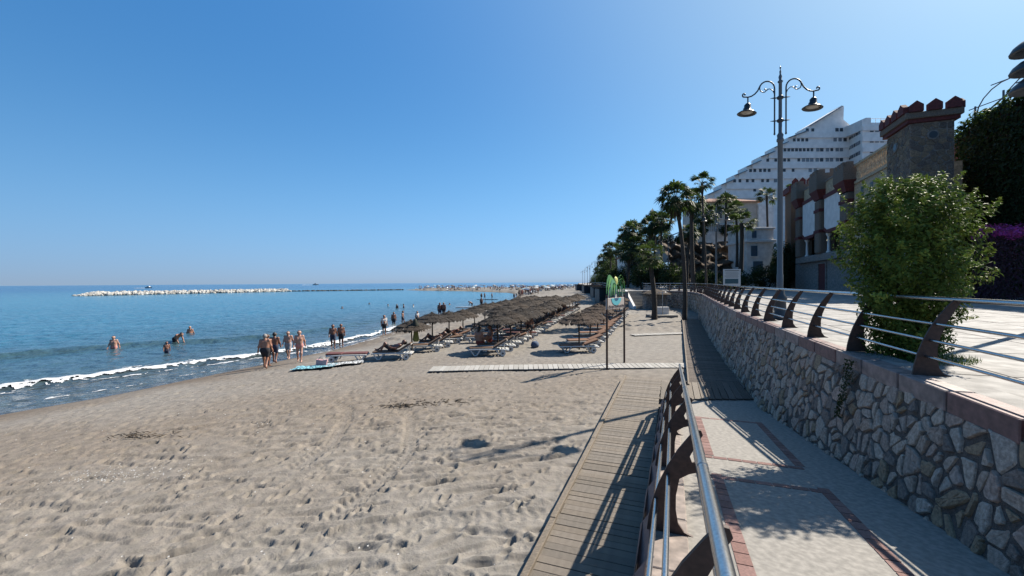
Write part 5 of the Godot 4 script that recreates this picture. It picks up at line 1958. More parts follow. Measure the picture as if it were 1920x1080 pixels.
func build_beach_furniture() -> void:
	var orange := textured(mat(lin(0.33, 0.17, 0.10), 0.9), M.sand.albedo_texture, 2.0)
	var brown := textured(mat(lin(0.20, 0.115, 0.07), 0.9), M.sand.albedo_texture, 2.0)
	var wine := textured(mat(lin(0.17, 0.05, 0.045), 0.9), M.sand.albedo_texture, 2.0)
	var lo := make_lounger(orange, 0.34)
	var lb := make_lounger(brown, 0.55)
	var lw := make_lounger(wine, 0.0)
	var lf := make_lounger(brown, 0.12)
	var used := {}
	var kinds := {"orange": lo, "brown": lb, "wine": lw, "flat": lf}
	var words := {"orange": "orange brown", "brown": "dark brown", "wine": "wine red", "flat": "flat brown"}
	var place := func(kind: String, x: float, d: float, turn: float, label: String, group: String) -> void:
		var src: Node3D = kinds[kind]
		var pos := at(x, d, ground(x, d) + 0.01)
		if not used.has(kind):
			used[kind] = true
			src.position = pos
			src.rotation.y = turn
			src.set_meta("label", label)
			src.set_meta("group", group)
		else:
			dup(src, pos, turn, label, group)
	# the block beside the sign
	for k in 14:
		var d := 21.7 + 1.75 * k
		var x := 3.35 + 0.345 * (d - 21.7)
		place.call("orange" if k < 9 else "brown", x, d, 0.10 + rng.randf_range(-0.05, 0.05), "white lounger with %s cushion, %s from the front in the row by the sign" % ["orange brown" if k < 9 else "dark brown", ORD[k]], "loungers in the row by the sign")
	# the middle row along the aisle
	for k in 27:
		var d := 21.4 + 1.28 * k
		var x := -1.2 + 0.27 * (d - 21.4)
		var kd: String = ["wine", "brown", "brown", "orange", "brown"][k % 5] if k > 0 else "brown"
		place.call(kd, x, d, 0.08 + rng.randf_range(-0.08, 0.08), "white lounger with %s cushion, %s from the front along the middle aisle" % [words[kd], ORD[k]], "loungers along the middle aisle")
	# the row nearest the water
	for k in 22:
		var d := 23.6 + 1.55 * k
		var x := -4.9 + 0.24 * (d - 23.6)
		var kd: String = ["brown", "brown", "flat", "orange"][k % 4]
		place.call(kd, x, d, 0.15 + rng.randf_range(-0.12, 0.12), "white lounger with %s cushion, %s from the front in the row nearest the water" % [words[kd], ORD[k]], "loungers in the row nearest the water")
	# the row between those two
	for k in 16:
		var d := 26.5 + 1.75 * k
		var kd: String = ["flat", "brown", "wine", "brown", "orange"][k % 5]
		place.call(kd, -1.9 + 0.255 * (d - 26.5), d, 0.1 + rng.randf_range(-0.15, 0.15), "lounger with %s cushion, %s from the front in the second row from the water" % [words[kd], ORD[k]], "loungers in the second row from the water")
	place.call("brown", -6.0, 21.35, 0.08, "white lounger with a reclining sunbather, standing alone in front of the rows", "")
	place.call("wine", -8.3, 21.55, PI + 0.1, "low flat lounger with dark cushion, leftmost of all the loungers", "")
	# straw umbrellas
	var us := [make_umbrella(M.straws[0], 420), make_umbrella(M.straws[1], 420), make_umbrella(M.straws[2], 420), make_umbrella(M.straw_light, 520)]
	var first := [true, true, true, true]
	var n := 0
	var set_up := func(kind: int, x: float, d: float, label: String, group: String) -> void:
		var pos := at(x, d, ground(x, d))
		var u: Node3D = us[kind]
		if first[kind]:
			first[kind] = false
			u.position = pos
			u.set_meta("label", label); u.set_meta("group", group)
		else:
			u = dup(u, pos, rng.randf() * TAU, label, group)
		u.rotation.x = rng.randfn(0, 0.035)
		u.rotation.z = rng.randfn(0, 0.035)
		u.scale = Vector3(1.0, 0.85, 1.0) * rng.randf_range(0.94, 1.06)
	for k in 8:
		var d := 22.4 + 3.3 * k
		set_up.call(3, 3.45 + 0.345 * (d - 22.2), d, "reddish straw umbrella, %s from the front in the row by the sign" % ORD[k], "straw umbrellas in the row by the sign")
	for k in 15:
		var d := 22.9 + 2.25 * k
		set_up.call(k % 3, -0.75 + 0.29 * (d - 22.9), d, "dark straw umbrella, %s from the front along the middle aisle" % ORD[k], "straw umbrellas along the middle aisle")
	for k in 11:
		var d := 30.0 + 2.6 * k
		set_up.call((k + 2) % 3, -0.9 + 0.255 * (d - 30.0), d, "dark straw umbrella, %s from the front in the second row from the water" % ORD[k], "straw umbrellas in the second row from the water")
	for k in 15:
		var d := 22.6 + 2.55 * k
		set_up.call((k + 1) % 3, -5.3 + 0.235 * (d - 22.6), d, "dark straw umbrella, %s from the front in the row nearest the water" % ORD[k], "straw umbrellas in the row nearest the water")
	# small things on the sand
	var bg := thing("beach_bag", "blue and white bag lying on the sand in the aisle", "bag", at(1.25, 23.6, ground(1.25, 23.6)))
	var st := S()
	lathe(st, [Vector2(0.0, 0.0), Vector2(0.19, 0.02), Vector2(0.24, 0.14), Vector2(0.19, 0.30), Vector2(0.10, 0.36), Vector2(0.0, 0.35)], Vector3.ZERO, 10)
	obj("sack", st, textured(mat(lin(0.12, 0.18, 0.30), 0.9), M.foam.albedo_texture, 4.0), bg)
	st = S()
	tube(st, spiral3(Vector3(0, 0.35, 0), 0.13, 8), 0.015, 5)
	obj("handle", st, M.white_plastic, bg)
	var tc := at(-9.05, 20.0)
	for q in [[-9.25, 19.95, 1.9, 1.1, 0.15, "turquoise beach towel spread on the sand near the walkers", Vector3(0.24, 0.58, 0.68), "towel"], [-8.05, 20.45, 1.7, 0.9, 0.3, "white towel spread beside the turquoise one", Vector3(0.72, 0.73, 0.72), "towel"]]:
		st = S()
		var nx := 22
		var nz := 12
		var tp := Vector2(q[0], q[1])
		var vs: Array = []
		for j in nz + 1:
			for i in nx + 1:
				var lx: float = (float(i) / nx - 0.5) * q[2]
				var lz: float = (float(j) / nz - 0.5) * q[3]
				var px: float = tp.x + lx * cos(q[4]) - lz * sin(q[4]) + 0.06 * fn.get_noise_2d(lx * 50.0, lz * 50.0)
				var pd: float = tp.y + lx * sin(q[4]) + lz * cos(q[4])
				vs.append(at(px, pd, ground(px, pd) + 0.08 + 0.05 * fn2.get_noise_2d(px * 60.0, pd * 60.0)))
		st.set_smooth_group(1)
		for j in nz:
			for i in nx:
				var k := j * (nx + 1) + i
				quad(st, vs[k], vs[k + nx + 1], vs[k + nx + 2], vs[k + 1])
		var tex := ramp_tex(0.025, 0.3, 1.0, 2, 81, 256, 3.0)
		var o := obj("beach_towel", st, textured(mat(lin(q[6].x * 1.5, q[6].y * 1.5, q[6].z * 1.5), 0.95), tex, 1.2))
		tag(o, q[5], q[7], "towels on the sand")
	var pb := thing("tote_bag", "pink and white bag standing on the turquoise towel", "bag", at(-9.1, 20.3, ground(-9.1, 20.3) + 0.07), 0.2)
	st = S()
	prism(st, PackedVector2Array([Vector2(-0.24, 0), Vector2(0.22, 0), Vector2(0.27, 0.27), Vector2(0.05, 0.24), Vector2(-0.22, 0.29)]), Vector3.ZERO, Vector3(1, 0, 0), Vector3.UP, 0.2)
	obj("bag_body", st, mat(lin(0.62, 0.36, 0.38), 0.9), pb)
	st = S()
	for z in [-0.08, 0.08]:
		tube(st, [Vector3(-0.14, 0.25, z), Vector3(-0.06, 0.40, z), Vector3(0.06, 0.40, z), Vector3(0.14, 0.25, z)], 0.012, 5)
	obj("handle", st, M.white_plastic, pb)
	# a towel hung on the umbrella pole by the lone lounger
	var hp := xz(-5.0, 22.1)
	var hg := thing("hanging_clothes", "yellow green wrap and dark hat hung on the front umbrella pole", "clothes", hp + Vector3(0, 0.75, 0))
	st = S()
	lathe(st, [Vector2(0.13, 0.0), Vector2(0.17, 0.12), Vector2(0.11, 0.5), Vector2(0.08, 0.75), Vector2(0.11, 0.82), Vector2(0.0, 0.86)], Vector3.ZERO, 9)
	obj("wrap", st, mat(lin(0.22, 0.21, 0.05), 0.95), hg)
	st = S()
	lathe(st, [Vector2(0.20, 0.80), Vector2(0.19, 0.88), Vector2(0.12, 1.0), Vector2(0.09, 1.15), Vector2(0.0, 1.18)], Vector3(-0.03, 0, 0), 9)
	obj("dark_cloth", st, mat(lin(0.03, 0.035, 0.025), 0.95), hg)

func build_litter() -> void:
	# dried weed in dark wisps, and chips of shell
	for q in [[-9.2, 10.4, 0.9, "dark wisp of dried seaweed lying on the open sand at the left"], [-2.2, 12.7, 1.3, "brown tangle of dried weed at the end of the wheel tracks"], [-3.2, 12.4, 0.8, "smaller tangle of dried weed left of the wheel tracks' end"]]:
		var st := S()
		for k in 75:
			var px: float = q[0] + rng.randfn(0, 0.45) * q[2]
			var pd: float = q[1] + rng.randfn(0, 0.16) * q[2]
			var p := xz(px, pd) + Vector3(0, 0.035, 0)
			var e := Vector3(rng.randfn(0, 0.07), rng.randf_range(0.0, 0.03), rng.randfn(0, 0.04))
			tri(st, p - e, p + Vector3(0, 0.012, 0.012), p + e)
			tri(st, p - e, p + Vector3(0, 0.02, -0.01), p + e)
		var o := obj("dried_seaweed", st, mat(lin(0.12, 0.09, 0.06), 0.95))
		tag(o, q[3], "seaweed", "wisps of dried seaweed", "stuff")
	var sh := S()
	for k in 520:
		var near := k < 130
		var px := -7.6 + rng.randfn(0, 0.55) if near else rng.randf_range(-14.0, 3.0)
		var pd := 8.1 + rng.randfn(0, 0.22) if near else rng.randf_range(4.5, 17.0)
		if px > 0.36 * pd - 1.9: continue
		var p := xz(px, pd) + Vector3(0, 0.02, 0)
		var r := rng.randf_range(0.006, 0.016)
		tri(sh, p + Vector3(-r, 0.004, 0), p + Vector3(0, 0.014, -r), p + Vector3(r, 0.003, 0))
		tri(sh, p + Vector3(-r, 0.004, 0), p + Vector3(r, 0.003, 0), p + Vector3(0, 0.006, r))
	var so := obj("shell_fragments", sh, mat(lin(0.85, 0.80, 0.72), 0.6))
	tag(so, "pale chips of shell and pebble scattered over the dry sand", "shells", "", "stuff")

func xz(x: float, d: float) -> Vector3:
	return at(x, d, ground(x, d))

func spiral3(c: Vector3, r: float, n: int) -> Array:
	var out: Array = []
	for k in n + 1:
		var a := PI * k / n
		out.append(c + Vector3(cos(a) * r, sin(a) * r, 0))
	return out

func build_signs() -> void:
	# beach sign: two posts, a board and a cut out palm
	var a := at(3.83, 17.25, 1.2)
	var b := at(4.86, 18.5, 1.2)
	var t := thing("palm_sign", "pale sign board with a green palm cut-out on two dark posts", "sign", a)
	var across := (b - a)
	var ln := across.length()
	var ax := across.normalized()
	for p in [Vector3.ZERO, across]:
		var st := S()
		tube(st, [p + Vector3(0, -0.3, 0), p + Vector3(0, 2.95, 0)], 0.042, 10)
		obj("post", st, M.rust, t)
	var st := S()
	var mid := across * 0.5 + Vector3(0, 2.6, 0)
	var bs := Basis(ax, Vector3.UP, ax.cross(Vector3.UP))
	box(st, mid, Vector3(ln + 0.12, 0.46, 0.05), bs, 0.008)
	obj("board", st, textured(mat(lin(0.82, 0.71, 0.64), 0.8), M.foam.albedo_texture, 3.0), t)
	# half round blue water mark and a line of worn painted letters
	var front := bs * Vector3(0, 0, 1)
	if front.z < 0: front = -front
	st = S()
	var arc := PackedVector2Array()
	for k in 13: arc.append(Vector2(0.46 * cos(PI + PI * k / 12.0), 0.30 * sin(PI + PI * k / 12.0) + 0.22))
	prism(st, arc, mid + front * 0.03, ax, Vector3.UP, 0.012)
	obj("water_emblem", st, mat(lin(0.14, 0.58, 0.66), 0.6), t)
	st = S()
	arc = PackedVector2Array()
	for k in 9: arc.append(Vector2(0.2 * cos(PI + PI * k / 8.0), 0.12 * sin(PI + PI * k / 8.0) + 0.225))
	prism(st, arc, mid + front * 0.034, ax, Vector3.UP, 0.014)
	obj("dark_emblem", st, mat(lin(0.02, 0.12, 0.25), 0.6), t)
	st = S()
	for k in 13:
		var x := -0.70 + 0.112 * k
		var base := mid + ax * x + Vector3(0, -0.20 + 0.008 * sin(k * 1.9), 0) + front * 0.03
		for q in 3:
			var p0 := base + ax * rng.randf_range(0, 0.07) + Vector3(0, rng.randf_range(0, 0.04), 0)
			var p1 := base + ax * rng.randf_range(0, 0.07) + Vector3(0, rng.randf_range(0.08, 0.14), 0)
			tube(st, [p0, (p0 + p1) * 0.5 + ax * rng.randf_range(-0.02, 0.02), p1], 0.009, 4)
	obj("worn_lettering", st, mat(lin(0.10, 0.06, 0.06), 0.8), t)
	# the palm
	var root := mid + Vector3(0, 0.23, 0)
	st = S()
	prism(st, PackedVector2Array([Vector2(-0.08, 0), Vector2(0.08, 0), Vector2(0.045, 0.16), Vector2(0.04, 0.5), Vector2(-0.04, 0.5), Vector2(-0.04, 0.16)]), root, ax, Vector3.UP, 0.03)
	obj("palm_trunk", st, mat(lin(0.62, 0.60, 0.55), 0.8), t)
	var green := [mat(lin(0.08, 0.32, 0.10), 0.7), mat(lin(0.16, 0.46, 0.11), 0.7), mat(lin(0.12, 0.40, 0.22), 0.7)]
	var fr := 0
	for q in [[-0.84, 0.12, 0.92], [-0.70, 0.02, 0.84], [-0.53, -0.02, 0.76], [-0.36, 0.0, 0.68], [-0.18, 0.04, 0.62], [0.0, 0.10, 0.60], [0.18, 0.02, 0.62], [0.36, -0.02, 0.68], [0.53, 0.0, 0.76], [0.70, 0.04, 0.84], [0.84, 0.14, 0.92]]:
		st = S()
		var poly := PackedVector2Array()
		var back: Array = []
		for k in 8:
			var f := k / 7.0
			var x: float = q[0] * sin(f * PI * 0.5)
			var y: float = 0.55 + (q[2] - 0.55) * sin(f * PI) * 1.1 + (q[1] - 0.55) * f * f * 0.85
			var wd := 0.07 * sin(PI * clampf(f * 0.9 + 0.08, 0.0, 1.0)) + 0.008
			poly.append(Vector2(x - wd * 0.6, y + wd))
			back.append(Vector2(x + wd * 0.6, y - wd))
		back.reverse()
		for p in back: poly.append(p)
		prism(st, poly, root + front * (0.012 * (fr % 3)), ax, Vector3.UP, 0.02)
		obj("frond", st, green[fr % 3], t)
		fr += 1
	st = S()
	lathe(st, [Vector2(0.0, 0.46), Vector2(0.07, 0.5), Vector2(0.17, 0.68), Vector2(0.15, 0.82), Vector2(0.0, 0.90)], root, 12, Basis(ax, Vector3.UP, front * 0.3))
	obj("yellow_top", st, mat(lin(0.70, 0.68, 0.20), 0.7), t)
	st = S()
	for sgn in [-1.0, 1.0]:
		tube(st, [root + ax * 0.72 * sgn + Vector3(0, -0.2, 0), root + ax * 0.62 * sgn + Vector3(0, 0.22, 0), root + ax * 0.42 * sgn + Vector3(0, 0.48, 0)], 0.02, 6)
	obj("side_stay", st, M.white_plastic, t)
	# notice board on the promenade
	var nb := thing("notice_board", "white notice board with a blue picture on the promenade behind the railing", "notice board", at(18.55, 36.0, 3.4), -0.35)
	st = S()
	box(st, Vector3(0, 1.6, 0), Vector3(1.32, 1.4, 0.07), Basis(), 0.01)
	obj("panel", st, M.white_plastic, nb)
	st = S()
	for x in [-0.55, 0.55]: box(st, Vector3(x, 0.5, -0.02), Vector3(0.07, 1.0, 0.07), Basis(), 0.01)
	obj("leg", st, M.lamp_pole, nb)
	st = S()
	box(st, Vector3(-0.02, 1.28, 0.04), Vector3(1.0, 0.40, 0.02))
	obj("picture", st, textured(mat(lin(0.09, 0.25, 0.30), 0.6), M.rock.albedo_texture, 3.0), nb)
	st = S()
	box(st, Vector3(0, 2.18, 0.04), Vector3(1.1, 0.07, 0.02))
	for k in 7:
		box(st, Vector3(rng.randf_range(-0.06, 0.03), 2.05 - 0.075 * k, 0.038), Vector3(1.08 - rng.randf() * 0.2, 0.022, 0.012))
	obj("printed_lines", st, mat(lin(0.24, 0.24, 0.24), 0.8), nb)
	# foot shower with its low tiled basin, by the small palm
	var sh := thing("foot_shower", "white beach shower on a low basin between the two sand palms", "shower", at(14.55, 41.5, 1.2))
	st = S()
	box(st, Vector3(0, 0.12, 0), Vector3(2.6, 0.3, 1.6), Basis(), 0.02)
	obj("basin", st, M.concrete, sh)
	st = S()
	box(st, Vector3(0.1, 0.62, -0.5), Vector3(1.5, 0.75, 0.35), Basis(), 0.02)
	obj("tiled_block", st, M.white_wall, sh)
	st = S()
	tube(st, [Vector3(0.1, 0.2, 0), Vector3(0.1, 2.55, 0)], 0.04, 8)
	for x in [-0.3, 0.5]:
		tube(st, [Vector3(0.1, 2.4, 0), Vector3(x, 2.45, 0), Vector3(x, 2.36, 0)], 0.02, 6)
	obj("shower_pole", st, M.steel, sh)
	for q in [[15.6, 72.0, "dark kiosk against the far wall just left of the sign"], [19.6, 98.0, "dark kiosk farther along the promenade wall"], [23.2, 132.0, "distant dark kiosk near the foot of the far lamps"], [28.0, 178.0, "most distant dark kiosk by the promenade wall"]]:
		var kt := thing("beach_kiosk", q[2], "kiosk", at(q[0], q[1], ground(q[0], q[1])), 0.1, "kiosks along the far wall")
		var ks := S()
		box(ks, Vector3(0, 1.2, 0), Vector3(2.6, 2.4, 2.6), Basis(), 0.05)
		obj("kiosk_body", ks, M.lamp_iron, kt)
		ks = S()
		box(ks, Vector3(0, 2.5, 0), Vector3(3.4, 0.16, 3.4), Basis(), 0.04)
		obj("kiosk_roof", ks, M.straws[2], kt)
	var kb := thing("beach_hut", "low grey hut with a straw roof against the wall by the stairs", "hut", at(17.9, 53.6, 1.25))
	st = S()
	box(st, Vector3(0.2, 0.95, -0.6), Vector3(2.6, 2.0, 1.6), Basis(), 0.03)
	obj("hut_body", st, M.castle_plinth, kb)
	st = S()
	quad(st, Vector3(-1.6, 2.0, 0.6), Vector3(0.3, 2.55, -0.5), Vector3(2.0, 1.95, 0.6), Vector3(2.0, 1.9, 0.6))
	lathe(st, [Vector2(1.95, 1.82), Vector2(1.9, 1.9), Vector2(1.0, 2.2), Vector2(0.0, 2.55)], Vector3(0.2, 0, -0.4), 14)
	obj("straw_roof", st, M.straws[1], kb)

# ---------- people ----------
func field_mesh(bones: Array, cell: float, keep_lo := -1e9, keep_hi := 1e9) -> SurfaceTool:
	# bones: [a, b, ra, rb]; a smooth union of tapered capsules, meshed as surface nets
	var lo := Vector3.ONE * 1e9
	var hi := -lo
	for b in bones:
		var r: float = maxf(b[2], b[3])
		for p in [b[0], b[1]]:
			lo = lo.min(p - Vector3.ONE * r)
			hi = hi.max(p + Vector3.ONE * r)
	lo -= Vector3.ONE * cell * 2.5
	hi += Vector3.ONE * cell * 2.5
	var nx := int((hi.x - lo.x) / cell) + 2
	var ny := int((hi.y - lo.y) / cell) + 2
	var nz := int((hi.z - lo.z) / cell) + 2
	var acc := PackedFloat32Array()
	acc.resize(nx * ny * nz)
	var K := 38.0
	for b in bones:
		var a: Vector3 = b[0]
		var e: Vector3 = b[1]
		var ra: float = b[2]
		var rb: float = b[3]
		var ab := e - a
		var l2 := maxf(ab.length_squared(), 1e-9)
		var m := maxf(ra, rb) + 0.09
		var l := (a.min(e) - Vector3.ONE * m - lo) / cell
		var h := (a.max(e) + Vector3.ONE * m - lo) / cell
		for k in range(maxi(0, int(l.z)), mini(nz, int(h.z) + 2)):
			for j in range(maxi(0, int(l.y)), mini(ny, int(h.y) + 2)):
				for i in range(maxi(0, int(l.x)), mini(nx, int(h.x) + 2)):
					var p := lo + Vector3(i, j, k) * cell
					var f := clampf((p - a).dot(ab) / l2, 0.0, 1.0)
					var d := p.distance_to(a + ab * f) - lerpf(ra, rb, f)
					acc[(k * ny + j) * nx + i] += exp(-K * d)
	# inside where the sum is above one
	var vert := {}
	var st := S()
	var corner := [Vector3i(0, 0, 0), Vector3i(1, 0, 0), Vector3i(0, 1, 0), Vector3i(1, 1, 0), Vector3i(0, 0, 1), Vector3i(1, 0, 1), Vector3i(0, 1, 1), Vector3i(1, 1, 1)]
	var edges := [[0, 1], [2, 3], [4, 5], [6, 7], [0, 2], [1, 3], [4, 6], [5, 7], [0, 4], [1, 5], [2, 6], [3, 7]]
	var off := [0, 1, nx, nx + 1, nx * ny, nx * ny + 1, nx * ny + nx, nx * ny + nx + 1]
	for k in nz - 1:
		for j in ny - 1:
			for i in nx - 1:
				var at0 := (k * ny + j) * nx + i
				var n := 0
				for c in 8:
					if acc[at0 + off[c]] > 1.0: n += 1
				if n == 0 or n == 8: continue
				var sum := Vector3.ZERO
				var m := 0
				for e in edges:
					var fa: float = acc[at0 + off[e[0]]]
					var fb: float = acc[at0 + off[e[1]]]
					if (fa > 1.0) != (fb > 1.0):
						var da := -log(maxf(fa, 1e-12))
						var db := -log(maxf(fb, 1e-12))
						sum += Vector3(corner[e[0]]).lerp(Vector3(corner[e[1]]), clampf(da / (da - db), 0.0, 1.0))
						m += 1
				vert[at0] = lo + (Vector3(i, j, k) + sum / m) * cell
	st.set_smooth_group(1)
	for a0 in vert:
		var i: int = a0 % nx
		var j: int = (a0 / nx) % ny
		var k: int = a0 / (nx * ny)
		for axis in 3:
			var step: int = [1, nx, nx * ny][axis]
			var u: int = [nx, nx * ny, 1][axis]
			var w: int = [nx * ny, 1, nx][axis]
			if [j, k, i][axis] == 0 or [k, i, j][axis] == 0: continue
			var s0: bool = acc[a0] > 1.0
			var s1: bool = acc[a0 + step] > 1.0
			if s0 == s1: continue
			if not (vert.has(a0 - u) and vert.has(a0 - w) and vert.has(a0 - u - w)): continue
			var p: Vector3 = vert[a0]
			var q: Vector3 = vert[a0 - u]
			var r: Vector3 = vert[a0 - u - w]
			var t: Vector3 = vert[a0 - w]
			var my := (p.y + q.y + r.y + t.y) / 4
			if my < keep_lo or my > keep_hi: continue
			if s0: quad(st, p, t, r, q)
			else: quad(st, p, q, r, t)
	st.set_smooth_group(-1)
	return st

func joints(kind: String) -> Dictionary:
	# a standing figure that faces +z, feet at the origin
	var j := {"hip": Vector3(0, 0.92, 0), "chest": Vector3(0, 1.30, 0.0), "neck": Vector3(0, 1.46, 0.0), "head": Vector3(0, 1.61, 0.025),
		"hl": Vector3(0.095, 0.90, 0), "kl": Vector3(0.10, 0.49, 0.02), "al": Vector3(0.10, 0.085, -0.03), "tl": Vector3(0.12, 0.03, 0.13),
		"hr": Vector3(-0.095, 0.90, 0), "kr": Vector3(-0.10, 0.49, 0.02), "ar": Vector3(-0.10, 0.085, -0.03), "tr": Vector3(-0.12, 0.03, 0.13),
		"sl": Vector3(0.185, 1.41, -0.01), "el": Vector3(0.25, 1.12, -0.04), "wl": Vector3(0.265, 0.87, 0.04),
		"sr": Vector3(-0.185, 1.41, -0.01), "er": Vector3(-0.25, 1.12, -0.04), "wr": Vector3(-0.265, 0.87, 0.04)}
	match kind:
		"walk":
			j.kl = Vector3(0.10, 0.49, 0.15); j.al = Vector3(0.10, 0.085, 0.22); j.tl = Vector3(0.11, 0.05, 0.37)
			j.kr = Vector3(-0.10, 0.48, -0.03); j.ar = Vector3(-0.10, 0.13, -0.27); j.tr = Vector3(-0.11, 0.03, -0.13)
			j.el = Vector3(0.25, 1.13, -0.12); j.wl = Vector3(0.27, 0.90, -0.14)
			j.er = Vector3(-0.25, 1.13, 0.05); j.wr = Vector3(-0.26, 0.92, 0.20)
		"bend":
			j.chest = Vector3(0, 1.15, 0.28); j.neck = Vector3(0, 1.22, 0.45); j.head = Vector3(0, 1.24, 0.61)
			j.sl = Vector3(0.18, 1.17, 0.36); j.sr = Vector3(-0.18, 1.17, 0.36)
			j.el = Vector3(0.22, 0.90, 0.44); j.wl = Vector3(0.2, 0.68, 0.55); j.er = Vector3(-0.22, 0.90, 0.44); j.wr = Vector3(-0.2, 0.68, 0.55)
		"sit":
			j.hip = Vector3(0, 0.12, 0); j.chest = Vector3(0, 0.50, -0.05); j.neck = Vector3(0, 0.66, -0.04); j.head = Vector3(0, 0.81, 0.0)
			j.hl = Vector3(0.095, 0.12, 0.03); j.hr = Vector3(-0.095, 0.12, 0.03)
			j.kl = Vector3(0.13, 0.40, 0.34); j.kr = Vector3(-0.13, 0.38, 0.36); j.al = Vector3(0.12, 0.07, 0.52); j.ar = Vector3(-0.12, 0.07, 0.55)
			j.tl = Vector3(0.13, 0.03, 0.68); j.tr = Vector3(-0.13, 0.03, 0.71)
			j.sl = Vector3(0.185, 0.61, -0.06); j.sr = Vector3(-0.185, 0.61, -0.06)
			j.el = Vector3(0.26, 0.38, 0.02); j.wl = Vector3(0.19, 0.36, 0.25); j.er = Vector3(-0.26, 0.38, 0.02); j.wr = Vector3(-0.19, 0.36, 0.25)
		"lie":
			# on a lounger: hips at the origin, back against the raised rest, knees up, facing +z
			j.hip = Vector3(0, 0.12, 0); j.chest = Vector3(0, 0.28, -0.36); j.neck = Vector3(0, 0.36, -0.51); j.head = Vector3(0, 0.44, -0.63)
			j.hl = Vector3(0.095, 0.12, 0.03); j.hr = Vector3(-0.095, 0.12, 0.03)
			j.kl = Vector3(0.11, 0.43, 0.30); j.kr = Vector3(-0.11, 0.28, 0.38); j.al = Vector3(0.10, 0.07, 0.50); j.ar = Vector3(-0.10, 0.06, 0.72)
			j.tl = Vector3(0.10, 0.04, 0.65); j.tr = Vector3(-0.11, 0.13, 0.83)
			j.sl = Vector3(0.185, 0.32, -0.44); j.sr = Vector3(-0.185, 0.32, -0.44)
			j.el = Vector3(0.27, 0.17, -0.25); j.wl = Vector3(0.22, 0.22, -0.02); j.er = Vector3(-0.27, 0.17, -0.25); j.wr = Vector3(-0.18, 0.24, -0.05)
	return j

